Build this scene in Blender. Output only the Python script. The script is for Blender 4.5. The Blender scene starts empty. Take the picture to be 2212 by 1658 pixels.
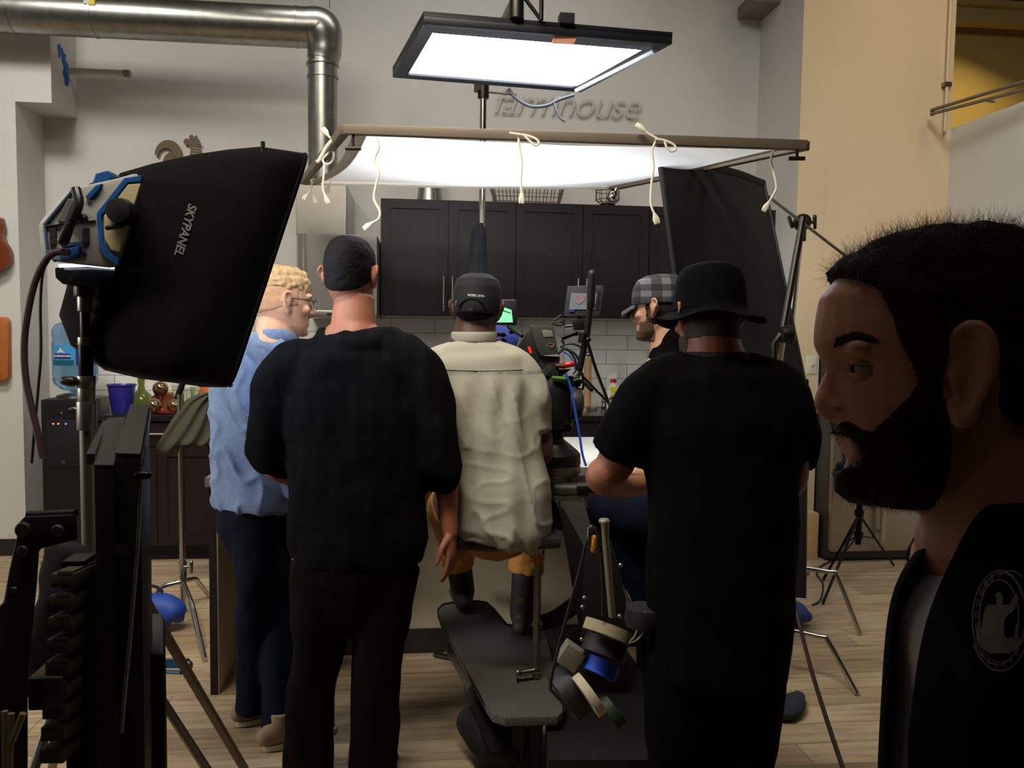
import bpy, bmesh, math, random
from mathutils import Vector, Matrix, noise
from mathutils.bvhtree import BVHTree
random.seed(7)
C = bpy.context.scene.collection
# ------------------------------------------------------------------ camera
FPX = 1789.0
CAM = Vector((0, 0, 1.52))
yaw, pit, rol = math.radians(6.4), math.radians(3.7), 0.013
fwd = Vector((math.sin(yaw)*math.cos(pit), math.cos(yaw)*math.cos(pit), -math.sin(pit)))
r0 = Vector((math.cos(yaw), -math.sin(yaw), 0)); u0 = r0.cross(fwd)
CR = r0*math.cos(rol) + u0*math.sin(rol); CU = u0*math.cos(rol) - r0*math.sin(rol)
cd = bpy.data.cameras.new('camera'); cam = bpy.data.objects.new('camera', cd); C.objects.link(cam)
cd.sensor_width = 36; cd.lens = 36*FPX/2212; cd.clip_start = .02; cd.clip_end = 60
M4 = Matrix((CR, CU, -fwd)).transposed().to_4x4(); M4.translation = CAM; cam.matrix_world = M4
bpy.context.scene.camera = cam
# ------------------------------------------------------------------ world, lights, exposure
vs = bpy.context.scene.view_settings
vs.view_transform = 'Standard'; vs.look = 'None'; vs.gamma = 1; vs.use_curve_mapping = False; vs.exposure = 0.0
w = bpy.data.worlds.new('world'); bpy.context.scene.world = w; w.use_nodes = True
w.node_tree.nodes['Background'].inputs[0].default_value = (.8, .72, .62, 1)
w.node_tree.nodes['Background'].inputs[1].default_value = 0.004
def area(name, loc, target, sx, sy, power, col, spread=170):
    l = bpy.data.lights.new(name, 'AREA'); l.shape = 'RECTANGLE'; l.size = sx; l.size_y = sy; l.energy = power; l.color = col; l.spread = math.radians(spread)
    o = bpy.data.objects.new(name, l); C.objects.link(o); o.location = loc
    o.rotation_euler = (Vector(target)-Vector(loc)).to_track_quat('-Z', 'Y').to_euler(); return o
area('loft_lamp_light', (5.3, 6.6, 4.3), (4.6, 6.4, 2.0), .9, .5, 20, (1, .78, .36))
area('warm_ceiling_light', (3.3, 3.9, 4.4), (3.1, 6.0, 2.7), .8, .4, 4.5, (1, .80, .56), 120)
area('kitchen_ceiling_light', (.3, 4.9, 4.45), (.2, 6.3, 1.7), 2.6, .4, 13, (1, .97, .92), 130)
area('left_ceiling_light', (-2.4, 3.6, 4.4), (-2.9, 5.9, 1.2), .9, .5, 26, (1, .97, .9), 110)  # added fill to lift the left pier and wall, no fitting
area('right_ceiling_light', (2.2, 2.6, 4.4), (3.9, 4.6, 2.0), .9, .5, 18, (1, .96, .88), 110)  # added fill to brighten the right wall, no fitting
area('front_ceiling_light', (-.9, 1.5, 4.45), (0, 4.4, .1), 2.2, .5, 58, (1, .93, .80), 95)  # unseen fill added for the island front, floor and backs
area('left_window_light', (-3.88, 2.3, 1.9), (1.2, 3.9, .5), 1.0, 1.2, 17, (1, .95, .86), 58)  # low fill added to reach under the silk, no window here
area('rear_fill', (-.6, -1.2, 4.45), (-.3, .8, 0), 1.4, .5, 1.6, (1, .9, .78), 150)  # weak fill added to raise the ambient near the camera
def W(px, py, d): return CAM + fwd*d + CR*((px-1106)/FPX*d) - CU*((py-829)/FPX*d)
def ray(px, py): return (fwd + CR*((px-1106)/FPX) - CU*((py-829)/FPX))
def WY(px, py, Y): v = ray(px, py); return CAM + v*((Y-CAM.y)/v.y)
def WZ(px, py, Z): v = ray(px, py); return CAM + v*((Z-CAM.z)/v.z)
def WX(px, py, X): v = ray(px, py); return CAM + v*((X-CAM.x)/v.x)
def PX(p):
    q = Vector(p)-CAM; d = q.dot(fwd); return (1106+FPX*q.dot(CR)/d, 829-FPX*q.dot(CU)/d, d)
# ------------------------------------------------------------------ materials
def lin(c): return tuple(((x/255)/12.92 if x/255 <= .04045 else ((x/255+.055)/1.055)**2.4) for x in c)+(1,)
MATS = {}
def mat(name, col, rough=.6, metal=0, var=0, vscale=8, bump=0, bscale=60, spec=.5, trans=0, emit=0, alpha=1, sheen=0, coat=0, stretch=None, sub=0):
    if name in MATS: return MATS[name]
    m = bpy.data.materials.new(name); m.use_nodes = True; nt = m.node_tree; b = nt.nodes['Principled BSDF']
    b.inputs['Base Color'].default_value = lin(col); b.inputs['Roughness'].default_value = rough; b.inputs['Metallic'].default_value = metal
    b.inputs['Specular IOR Level'].default_value = spec; b.inputs['Transmission Weight'].default_value = trans
    b.inputs['Sheen Weight'].default_value = sheen; b.inputs['Coat Weight'].default_value = coat
    if sub: b.inputs['Subsurface Weight'].default_value = sub; b.inputs['Subsurface Radius'].default_value = (.02, .008, .004); b.inputs['Subsurface Scale'].default_value = .6
    if emit: b.inputs['Emission Color'].default_value = lin(col); b.inputs['Emission Strength'].default_value = emit
    b.inputs['Alpha'].default_value = alpha
    tc = nt.nodes.new('ShaderNodeTexCoord'); mp = nt.nodes.new('ShaderNodeMapping'); nt.links.new(tc.outputs['Object'], mp.inputs['Vector'])
    if stretch: mp.inputs['Scale'].default_value = stretch
    if var:
        n = nt.nodes.new('ShaderNodeTexNoise'); n.inputs['Scale'].default_value = vscale; n.inputs['Detail'].default_value = 6
        nt.links.new(mp.outputs[0], n.inputs['Vector'])
        r = nt.nodes.new('ShaderNodeValToRGB'); c = lin(col)
        r.color_ramp.elements[0].color = tuple(x*(1-var) for x in c[:3])+(1,); r.color_ramp.elements[1].color = tuple(min(1, x*(1+var)) for x in c[:3])+(1,)
        r.color_ramp.elements[0].position = .3; r.color_ramp.elements[1].position = .7
        nt.links.new(n.outputs[0], r.inputs[0]); nt.links.new(r.outputs[0], b.inputs['Base Color'])
    if bump:
        n = nt.nodes.new('ShaderNodeTexNoise'); n.inputs['Scale'].default_value = bscale; n.inputs['Detail'].default_value = 4
        nt.links.new(mp.outputs[0], n.inputs['Vector'])
        bp = nt.nodes.new('ShaderNodeBump'); bp.inputs['Strength'].default_value = bump; bp.inputs['Distance'].default_value = .004
        nt.links.new(n.outputs[0], bp.inputs['Height']); nt.links.new(bp.outputs[0], b.inputs['Normal'])
    MATS[name] = m; return m
wallm = mat('wall_paint', (206, 203, 196), .85, var=.03, vscale=3, bump=.15, bscale=90)
tanm = mat('tan_wall_paint', (214, 194, 160), .85, var=.03, vscale=3, bump=.15, bscale=90)  # tan tint of the warm lamplight put into the wall colour
yelm = mat('yellow_wall_paint', (206, 178, 112), .85, var=.05, vscale=3)
blackplast = mat('black_plastic', (14, 14, 15), .42)
blackmatte = mat('black_matte', (9, 9, 10), .8)
softblack = mat('softbox_black_fabric', (5, 5, 6), .85, spec=.1, bump=.2, bscale=25)
blackmetal = mat('black_metal', (20, 19, 18), .35, .8)
chrome = mat('chrome_steel', (190, 186, 178), .22, 1)
steel = mat('dull_steel', (140, 136, 128), .4, 1)
darksteel = mat('dark_steel', (60, 56, 50), .4, .9)
stainless = mat('brushed_stainless', (176, 170, 160), .34, 1, bump=.05, bscale=40, stretch=(1, 1, 30))
galv = mat('galvanised_duct', (158, 158, 152), .33, 1, var=.16, vscale=14, bump=.03, bscale=20)
espresso = mat('espresso_wood', (32, 24, 24), .45, var=.18, vscale=6, stretch=(1, 1, .25), spec=.3)
counterm = mat('black_granite', (30, 30, 30), .22, var=.4, vscale=90)
whitepanel = mat('island_panel_paint', (188, 176, 150), .7, var=.03)
ropem = mat('cotton_rope', (226, 218, 196), .85)
# ------------------------------------------------------------------ object helpers
def wl(o):
    v = Vector((0, 0, 0))
    while o: v += o.location; o = o.parent
    return v
def setp(o, label=None, cat=None, group=None, kind=None):
    if label: o['label'] = label
    if cat: o['category'] = cat
    if group: o['group'] = group
    if kind: o['kind'] = kind
    return o
def thing(name, loc, label, cat, group=None):
    o = bpy.data.objects.new(name, None); C.objects.link(o); o.location = Vector(loc); o.empty_display_size = .1
    return setp(o, label, cat, group)
def link(name, me, m, parent=None, label=None, cat=None, group=None, kind=None, mats=None):
    """me holds world coordinates; move them relative to the parent or to a base origin"""
    if parent is not None: off = wl(parent)
    else:
        xs = [v.co for v in me.vertices]
        lo = Vector((min(c.x for c in xs), min(c.y for c in xs), min(c.z for c in xs))); hi = Vector((max(c.x for c in xs), max(c.y for c in xs), max(c.z for c in xs)))
        off = Vector(((lo.x+hi.x)/2, (lo.y+hi.y)/2, lo.z))
    me.transform(Matrix.Translation(-off)); me.name = name
    me.materials.clear()
    for x in (mats or [m]): me.materials.append(x)
    o = bpy.data.objects.new(name, me); C.objects.link(o)
    if parent is not None: o.parent = parent
    else: o.location = off
    return setp(o, label, cat, group, kind)
def catmull(pts, rad, n):
    if len(pts) < 3 or n <= 1: return pts, rad
    P = [pts[0]*2-pts[1]]+pts+[pts[-1]*2-pts[-2]]; R = [rad[0]]+rad+[rad[-1]]
    op, orr = [], []
    for i in range(1, len(P)-2):
        for k in range(n):
            t = k/n; a = -.5*t+t*t-.5*t**3; b = 1-2.5*t*t+1.5*t**3; c = .5*t+2*t*t-1.5*t**3; d = -.5*t*t+.5*t**3
            op.append(P[i-1]*a+P[i]*b+P[i+1]*c+P[i+2]*d)
            s = t*t*(3-2*t); orr.append((R[i][0]*(1-s)+R[i+1][0]*s, R[i][1]*(1-s)+R[i+1][1]*s))
    op.append(P[-2]); orr.append(R[-2]); return op, orr
class MB:
    def __init__(s): s.b = bmesh.new()
    def box(s, lo, hi, rot=None, piv=None):
        lo, hi = Vector(lo), Vector(hi); c = (lo+hi)/2; h = (hi-lo)/2
        vs = [Vector((c.x+h.x*x, c.y+h.y*y, c.z+h.z*z)) for x in (-1, 1) for y in (-1, 1) for z in (-1, 1)]
        if rot: pv = Vector(piv) if piv else c; vs = [pv+rot@(v-pv) for v in vs]
        v = [s.b.verts.new(p) for p in vs]
        for f in ((0, 1, 3, 2), (4, 6, 7, 5), (0, 4, 5, 1), (2, 3, 7, 6), (0, 2, 6, 4), (1, 5, 7, 3)): s.b.faces.new([v[i] for i in f])
        return s
    def hull8(s, q1, q2):
        a = [s.b.verts.new(p) for p in q1]; b = [s.b.verts.new(p) for p in q2]; n = len(a)
        s.b.faces.new(a); s.b.faces.new(b[::-1])
        for i in range(n): s.b.faces.new([a[i], b[i], b[(i+1) % n], a[(i+1) % n]])
        return s
    def prism(s, poly, vec): vec = Vector(vec); return s.hull8([Vector(p) for p in poly], [Vector(p)+vec for p in poly])
    def obox(s, c, ax, ay, az):
        """oriented box: centre and three half-vectors"""
        c, ax, ay, az = Vector(c), Vector(ax), Vector(ay), Vector(az)
        return s.hull8([c-ax-ay-az, c+ax-ay-az, c+ax+ay-az, c-ax+ay-az], [c-ax-ay+az, c+ax-ay+az, c+ax+ay+az, c-ax+ay+az])
    def tube(s, pts, rad, seg=12, sm=1, ref=None, dome=False, closed=False, pw=2.0):
        pts = [Vector(p) for p in pts]
        if not isinstance(rad, (list, tuple)): rad = [rad]*len(pts)
        rad = [(r, r) if not isinstance(r, (tuple, list)) else tuple(r) for r in rad]
        pts, rad = catmull(pts, rad, sm)
        if dome:
            def cap(p, q, r, first):
                t = (p-q).normalized(); ex = []
                for k in (1, 2, 3):
                    a = k/3.2*math.pi/2; ex.append((p+t*min(r)*math.sin(a), (r[0]*math.cos(a), r[1]*math.cos(a))))
                return ex
            e0 = cap(pts[0], pts[1], rad[0], True); e1 = cap(pts[-1], pts[-2], rad[-1], False)
            pts = [e[0] for e in e0[::-1]]+pts+[e[0] for e in e1]; rad = [e[1] for e in e0[::-1]]+rad+[e[1] for e in e1]
        n = len(pts); rings = []; u = None
        for i in range(n):
            if closed: t = (pts[(i+1) % n]-pts[i-1])
            else: t = pts[min(i+1, n-1)]-pts[max(i-1, 0)]
            if t.length < 1e-9: t = Vector((0, 0, 1))
            t.normalize()
            if ref is not None: u = Vector(ref)-t*Vector(ref).dot(t)
            elif u is None:
                a = Vector((0, 0, 1)) if abs(t.z) < .9 else Vector((1, 0, 0)); u = a-t*a.dot(t)
            else: u = u-t*u.dot(t)
            if u.length < 1e-6: u = t.orthogonal()
            u.normalize(); v = t.cross(u)
            ring = []
            for k in range(seg):
                a = 2*math.pi*k/seg; ca, sa = math.cos(a), math.sin(a)
                if pw != 2.0: ca = math.copysign(abs(ca)**(2/pw), ca); sa = math.copysign(abs(sa)**(2/pw), sa)
                ring.append(s.b.verts.new(pts[i]+u*(rad[i][0]*ca)+v*(rad[i][1]*sa)))
            rings.append(ring)
        m = n if closed else n-1
        for i in range(m):
            A, B = rings[i], rings[(i+1) % n]
            for k in range(seg): s.b.faces.new([A[k], A[(k+1) % seg], B[(k+1) % seg], B[k]])
        if not closed: s.b.faces.new(rings[0][::-1]); s.b.faces.new(rings[-1])
        return s
    def lathe(s, c, prof, seg=24, axis=(0, 0, 1)):
        c = Vector(c); ax = Vector(axis).normalized(); u = ax.orthogonal().normalized(); v = ax.cross(u); rings = []
        for r, h in prof:
            rings.append([s.b.verts.new(c+ax*h+(u*math.cos(2*math.pi*k/seg)+v*math.sin(2*math.pi*k/seg))*max(r, 1e-4)) for k in range(seg)])
        for A, B in zip(rings, rings[1:]):
            for k in range(seg): s.b.faces.new([A[k], A[(k+1) % seg], B[(k+1) % seg], B[k]])
        s.b.faces.new(rings[0][::-1]); s.b.faces.new(rings[-1]); return s
    def ell(s, c, rx, ry=None, rz=None, ax=None, seg=16):
        """ellipsoid; ax = three unit axes"""
        ry = ry or rx; rz = rz or rx; ax = ax or (Vector((1, 0, 0)), Vector((0, 1, 0)), Vector((0, 0, 1))); c = Vector(c)
        r = bmesh.ops.create_uvsphere(s.b, u_segments=seg, v_segments=max(8, seg//2), radius=1)
        for v in r['verts']: p = v.co.copy(); v.co = c+ax[0]*(p.x*rx)+ax[1]*(p.y*ry)+ax[2]*(p.z*rz)
        return s
    def grid(s, rows):
        R = [[s.b.verts.new(p) for p in r] for r in rows]
        for A, B in zip(R, R[1:]):
            for k in range(len(A)-1): s.b.faces.new([A[k], A[k+1], B[k+1], B[k]])
        return s
    def mesh(s, smooth=True, bevel=0, bseg=2, ang=35):
        bmesh.ops.recalc_face_normals(s.b, faces=s.b.faces)
        if bevel:
            ed = [e for e in s.b.edges if len(e.link_faces) == 2 and e.calc_face_angle(0) > math.radians(30)]
            try: bmesh.ops.bevel(s.b, geom=ed, offset=bevel, segments=bseg, affect='EDGES', profile=.6, clamp_overlap=True)
            except Exception: pass
        me = bpy.data.meshes.new('m')
        for f in s.b.faces: f.smooth = smooth
        if smooth:
            for e in s.b.edges:
                if len(e.link_faces) == 2 and e.calc_face_angle(0) > math.radians(ang): e.smooth = False
        s.b.to_mesh(me); s.b.free(); return me
    def build(s, name, m, parent=None, label=None, cat=None, group=None, kind=None, bevel=0, smooth=True, mats=None, ang=35):
        return link(name, s.mesh(smooth, bevel, ang=ang), m, parent, label, cat, group, kind, mats)
    def remesh(s, voxel, smooth_it=4, disp=None, factor=.5):
        bmesh.ops.recalc_face_normals(s.b, faces=s.b.faces)
        me = bpy.data.meshes.new('t'); s.b.to_mesh(me); s.b.free()
        o = bpy.data.objects.new('t', me); C.objects.link(o)
        md = o.modifiers.new('r', 'REMESH'); md.mode = 'VOXEL'; md.voxel_size = voxel
        if smooth_it: ms = o.modifiers.new('s', 'SMOOTH'); ms.iterations = smooth_it; ms.factor = factor
        dg = bpy.context.evaluated_depsgraph_get(); dg.update()
        out = bpy.data.meshes.new_from_object(o.evaluated_get(dg))
        bpy.data.objects.remove(o); bpy.data.meshes.remove(me)
        if disp:
            out.calc_loop_triangles() if False else None
            ns = [v.normal.copy() for v in out.vertices]
            for v, nn in zip(out.vertices, ns): v.co = v.co+nn*disp(v.co, nn)
        for p in out.polygons: p.use_smooth = True
        return out
def bvh_of(o):
    me = o.data; off = wl(o); return BVHTree.FromPolygons([v.co+off for v in me.vertices], [tuple(p.vertices) for p in me.polygons])
def cast(tree, px, py):
    d = ray(px, py).normalized(); h = tree.ray_cast(CAM, d); return h[0], h[1]
def tri(name): pass
# ================================================================== the room
YW = 6.1
YP = 5.70; XL = WY(45, 700, YP).x
ZC = 4.6
def wall_box(name, lo, hi, m): return MB().box(lo, hi).build(name, m, kind='structure', smooth=False)
# floor: pale laminate planks
fm = bpy.data.materials.new('laminate_floor'); fm.use_nodes = True; nt = fm.node_tree; b = nt.nodes['Principled BSDF']; b.inputs['Roughness'].default_value = .5
tc = nt.nodes.new('ShaderNodeTexCoord'); br = nt.nodes.new('ShaderNodeTexBrick'); br.offset = .37
br.inputs['Scale'].default_value = 1; br.inputs['Brick Width'].default_value = 1.2; br.inputs['Row Height'].default_value = .15; br.inputs['Mortar Size'].default_value = .0015
br.inputs['Color1'].default_value = lin((200, 178, 146)); br.inputs['Color2'].default_value = lin((168, 146, 116)); br.inputs['Mortar'].default_value = lin((90, 76, 60))
mp = nt.nodes.new('ShaderNodeMapping'); mp.inputs['Scale'].default_value = (1.5, 14, 1); no = nt.nodes.new('ShaderNodeTexNoise'); no.inputs['Scale'].default_value = 2.2; no.inputs['Detail'].default_value = 7
mx = nt.nodes.new('ShaderNodeMix'); mx.data_type = 'RGBA'; mx.blend_type = 'MULTIPLY'; mx.inputs[0].default_value = .75
rp = nt.nodes.new('ShaderNodeValToRGB'); rp.color_ramp.elements[0].position = .3; rp.color_ramp.elements[0].color = (.42, .38, .34, 1); rp.color_ramp.elements[1].position = .68; rp.color_ramp.elements[1].color = (1, 1, 1, 1)
L = nt.links.new; L(tc.outputs['Object'], br.inputs['Vector']); L(tc.outputs['Object'], mp.inputs[0]); L(mp.outputs[0], no.inputs['Vector']); L(no.outputs[0], rp.inputs[0])
L(br.outputs[0], mx.inputs[6]); L(rp.outputs[0], mx.inputs[7]); L(mx.outputs[2], b.inputs['Base Color'])
wall_box('floor', (-5.2, -2.5, -.1), (8, 8.2, 0), fm)
wall_box('ceiling', (-5.2, -2.5, ZC), (8, 8.2, ZC+.1), mat('ceiling_paint', (150, 145, 135), .9))
XR = WY(1635, 300, YW).x; YT = YW*XR/WY(1726, 300, YW).x; XT = XR; XE = WY(2048, 200, YT).x+.03
# kitchen wall with its narrow strip turning to the tan wall
wall_box('wall_back', (-3.9, YW, 0), (XR+.2, YW+.12, ZC), wallm)
wall_box('wall_back_return', (XT, YT, 0), (XT+.05, YW, ZC), wallm)
XT0 = XT
FX0 = WY(1764, 900, YT).x; FZ = 1.775
wall_box('wall_right_pier', (XT, YT-.006, 0), (FX0, YT-.0005, ZC), tanm)
wall_box('wall_right_header', (FX0, YT-.004, FZ), (XE, YT+.1, ZC), tanm)
wall_box('wall_right_recess', (FX0, YW-.02, 0), (XE, YW+.1, FZ), tanm)
wall_box('wall_left_pier', (-3.95, YP, 0), (XL, YW, 4.6), wallm)
V3 = lambda *q: Vector(q)
a = WY(110, 150, YP); XL_H = a.x; zb = WY(80, 221, YP).z
wall_box('wall_left_header', (XL, YP, zb), (a.x, YW, 4.6), wallm)
wall_box('wall_left', (-4.07, -2.5, 0), (-3.95, YP, ZC), wallm)
wall_box('wall_behind', (-4.07, -2.6, 0), (8, -2.5, ZC), mat('rear_wall_paint', (60, 56, 50), .9))
# loft side on the right
hz = WX(2030, 293, XE).z
wall_box('wall_right', (XE, 1.2, 0), (XE+.12, YT+.1, 2.93), wallm)
wall_box('wall_loft', (XE, 7.6, 0), (7.9, 7.7, ZC), yelm)
wall_box('wall_loft_side', (7.8, -2.5, 0), (7.9, 7.6, ZC), yelm)
zb = WY(2150, 60, 7.4).z
MB().box((XE+.12, 7.3, zb), (7.7, 7.42, zb+.16)).box((XE+.12, 7.22, zb+.13), (7.7, 7.5, zb+.18)).build('ceiling_beam', mat('loft_beam_paint', (190, 172, 120), .7), kind='structure', smooth=False)
# baseboards
bbm = mat('dark_baseboard', (34, 28, 24), .6)
wall_box('baseboard_left', (-3.9, YP-.012, 0), (XL, YP, .11), bbm)
# conduit on the tan wall corner
t = thing('electrical_conduit', (XE-.06, YT-.03, 2.9), 'thin grey vertical conduit pipe on the corner of the tan wall', 'pipe')
MB().tube([(XE-.06, YT-.03, 2.9), (XE-.06, YT-.03, ZC)], .012).build('pipe', tanm, t)
for z in (3.2, 4.0): MB().box((XE-.085, YT-.045, z), (XE-.035, YT-.004, z+.03)).build('bracket', steel, t)
# handrail
t = thing('handrail', WY(2016, 244, YT-.1), 'grey painted metal handrail of two parallel bars rising over the white half wall', 'handrail')
hm = mat('rail_grey', (120, 112, 98), .5, .4)
for dy in (-7, 7):
    MB().tube([WY(2012, 242+dy*.6, YT-.1), WX(2300, 160+dy*1.5, XE-.08)], .011).build('bar', hm, t)
MB().tube([WY(2014, 236, YT-.1), WY(2014, 250, YT-.1)], .012).build('end_cap', hm, t)
MB().tube([WX(2120, 215, XE-.08), WX(2120, 215, XE-.08)+Vector((.09, 0, -.01))], .008).build('bracket', hm, t)
# ceiling speaker/fixture at top
p = WY(1665, 2, YW-.3)
MB().box((p.x-.13, YW-.35, p.z-.03), (p.x+.13, YW-.01, p.z+.06)).build('wall_fixture', mat('grey_fixture', (120, 112, 100), .6), None, 'small grey fixture high on the white wall left of the tan wall', 'fixture', bevel=.01)
# ------------------------------------------------------------------ tile backsplash
tm = bpy.data.materials.new('white_subway_tile'); tm.use_nodes = True; nt = tm.node_tree; b = nt.nodes['Principled BSDF']; b.inputs['Roughness'].default_value = .25
tc = nt.nodes.new('ShaderNodeTexCoord'); sp = nt.nodes.new('ShaderNodeSeparateXYZ'); cb = nt.nodes.new('ShaderNodeCombineXYZ'); br = nt.nodes.new('ShaderNodeTexBrick')
L = nt.links.new; L(tc.outputs['Object'], sp.inputs[0]); L(sp.outputs[0], cb.inputs[0]); L(sp.outputs[2], cb.inputs[1]); L(cb.outputs[0], br.inputs['Vector'])
br.inputs['Scale'].default_value = 1; br.inputs['Brick Width'].default_value = .32; br.inputs['Row Height'].default_value = .1075; br.inputs['Mortar Size'].default_value = .0028; br.inputs['Mortar Smooth'].default_value = .1
br.inputs['Color1'].default_value = lin((244, 240, 230)); br.inputs['Color2'].default_value = lin((236, 232, 220)); br.inputs['Mortar'].default_value = lin((160, 154, 142))
L(br.outputs[0], b.inputs['Base Color']); bp = nt.nodes.new('ShaderNodeBump'); bp.invert = True; bp.inputs['Strength'].default_value = .4; bp.inputs['Distance'].default_value = .003
L(br.outputs['Fac'], bp.inputs['Height']); L(bp.outputs[0], b.inputs['Normal'])
YC = YW-.36                     # upper cabinet front
ZCB = (WY(822, 683, YC).z+WY(1300, 683, YC).z)/2; ZCT = (WY(822, 432, YC).z+WY(1676, 450, YC).z)/2
YB = YW-.62                     # base cabinet front
ZT = .955
MB().box((WY(205, 800, YW).x, YW-.012, ZT), (XR-.03, YW-.0005, ZCB+.03)).build('trim_1', tm, kind='structure', smooth=False)
# ------------------------------------------------------------------ upper cabinets
def door(parent, x0, x1, z0, z1, y, hx=None, horiz=False, hz=None):
    m = MB(); g = .0025; x0 += g; x1 -= g; z0 += g; z1 -= g; r = .062
    m.box((x0, y-.02, z0), (x0+r, y, z1)).box((x1-r, y-.02, z0), (x1, y, z1)).box((x0+r, y-.02, z0), (x1-r, y, z0+r)).box((x0+r, y-.02, z1-r), (x1-r, y, z1)).box((x0+r, y-.011, z0+r), (x1-r, y, z1-r))
    d = m.build('door', espresso, parent, smooth=False)
    if hx is not None: MB().tube([(hx, y-.045, hz), (hx, y-.045, hz+.24)], .006).tube([(hx, y-.045, hz+.03), (hx, y-.018, hz+.03)], .004).tube([(hx, y-.045, hz+.21), (hx, y-.018, hz+.21)], .004).build('handle', stainless, d)
    return d
xs = [WY(p, 560, YC).x for p in (822, 968, 1113, 1257, 1400, 1538, 1676)]
labs = ['dark espresso wall cabinet nearest the range hood, with two slim steel handles showing', 'dark espresso wall cabinet in the middle, behind the camera monitors', 'dark espresso wall cabinet at the right end, half behind the black flag']
for i in range(3):
    a, m_, b_ = xs[2*i], xs[2*i+1], xs[2*i+2]
    t = thing('wall_cabinet', ((a+b_)/2, YC+.15, ZCB), labs[i], 'cabinet', 'dark wall cabinets')
    MB().box((a+.001, YC, ZCB), (b_-.001, YW-.0125, ZCT)).build('body', espresso, t, smooth=False)
    door(t, a, m_, ZCB, ZCT, YC, m_-.03, hz=ZCB+.03); door(t, m_, b_, ZCB, ZCT, YC, m_+.03, hz=ZCB+.03)
# filler strip left of the cabinets is the hood side; range hood
YH = YP-.33; hx0 = WY(637, 600, YH).x; hx1 = min(xs[0]-.006, WY(822, 600, YH).x); hxc1 = WY(747, 450, YH+.03).x; hxc0 = WY(639, 450, YH+.03).x
zh1 = WY(700, 505, YH).z
t = thing('range_hood', ((hx0+hx1)/2, YC+.1, ZCB), 'stainless steel range hood beside the dark cabinets, its chimney duct cover above', 'range hood')
MB().box((hxc0, YH+.03, zh1), (hxc1, YW-.013, WY(700, 394, YH+.03).z)).build('chimney_cover', stainless, t, smooth=False, bevel=.003)
ZHB = WY(700, 684, YH).z; MB().tube([(hx0+.08, YH+.08, ZHB+.04), (hx0+.08, YH+.08, zh1)], .08, 24).box((hx0+.08, YH, ZHB+.04), (hx1, YW-.013, zh1)).build('body', stainless, t)
m = MB().box((hx0+.02, YH-.03, ZHB-.005), (hx1, YW-.013, ZHB+.04)); m.build('canopy_lip', stainless, t, bevel=.004)
for k in range(3): MB().box((hx0+.2+k*.06, YH-.033, ZHB+.01), (hx0+.235+k*.06, YH-.028, ZHB+.024)).build('control_button', blackplast, t)
# ------------------------------------------------------------------ duct work
YD = YP-.2
t = thing('metal_duct', WY(698, 385, YD), 'round galvanised ventilation duct running along the wall and turning down to the range hood', 'duct')
pr = WY(668, 60, YD); rr = .124
pl = WY(-40, 26, YD); pl.z = pr.z+.0; 
pl = Vector((-3.94, YD, pr.z))
MB().tube([pl, pr], rr, 32).build('horizontal_pipe', galv, t)
xv = WY(697, 150, YD).x
zz = pr.z
cen = Vector((xv-.02, YD, zz))
MB().tube([pr, pr+Vector((.06, 0, 0)), Vector((xv+.0, YD, zz-.03)), Vector((xv+.012, YD, zz-.13)), Vector((xv, YD, zz-.2))], [rr+.003, rr+.003, rr, .108, .1], 28, sm=5).build('elbow', galv, t)
zb_ = ZCB+.5
MB().tube([(xv, YD, zz-.18), (xv, YD, WY(697, 394, YD).z+.004)], .093, 28).build('vertical_pipe', galv, t)
for zq in (.22, .30): MB().tube([(xv, YD, zz-zq), (xv, YD, zz-zq-.012)], .104-.04*(zq-.2), 28).build('seam_ring', galv, t)
for pxx in (28, 205, 640): x = WY(pxx, 40, YD).x; MB().tube([(x, YD, zz), (x+.012, YD, zz)], rr+.004, 32).build('seam_ring', galv, t)
x = WY(190, 20, YD-.14).x
tree = None
MB().box((x-.03, YD-rr-.003, zz+.03), (x, YD-rr+.03, zz+.085)).build('white_sticker', mat('sticker_white', (200, 200, 196), .6), t, label='small white sticker')
MB().box((x, YD-rr-.003, zz+.025), (x+.035, YD-rr+.03, zz+.095)).build('yellow_sticker', mat('sticker_yellow', (210, 190, 40), .6), t, label='small yellow sticker')
MB().tube([(WY(712, 20, YD).x, YD, zz+rr), (WY(712, 20, YD).x, YD, ZC)], .002, 6).build('hanger_wire', darksteel, t)
# ------------------------------------------------------------------ wall decorations left
brown = mat('rust_metal', (96, 80, 56), .6, .3)
# rooster silhouette (mostly above the softbox)
def plate(pts, Y, th): return MB().prism([WY(a, b, Y) for a, b in pts], (0, th, 0))
Yr = YW-.03
t = thing('rooster_decoration', WY(385, 420, Yr), 'rusty metal rooster silhouette on the wall above the softbox', 'decoration')
tail = []
import math as _m
for k in range(13): a = _m.pi*(1.0-.0)-k*_m.pi*1.05/12; tail.append((363+29*_m.cos(a), 333+31*-_m.sin(a)*1.0))
inner = [(361+17*_m.cos(_m.pi-k*_m.pi*1.0/10)-3, 338-19*_m.sin(_m.pi-k*_m.pi*1.0/10)) for k in range(11)][::-1]
plate(tail+[(391, 365)]+[(380, 370)]+inner, Yr, .008).build('tail', brown, t, smooth=False)
plate([(350, 352), (356, 336), (368, 326), (378, 332), (382, 352), (395, 352), (408, 345), (412, 325), (408, 312), (398, 311), (396, 304), (402, 298), (408, 301), (409, 293), (415, 290), (418, 296), (424, 292), (428, 300), (430, 308), (435, 310), (431, 314), (433, 328), (436, 360), (420, 400), (380, 410), (350, 390)], Yr, .008).build('body', brown, t, smooth=False)
for dx in (-8, 4): MB().tube([WY(394+dx, 400, Yr+.004), WY(396+dx, 440, Yr+.004)], .006, 8).build('leg', brown, t)
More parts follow.
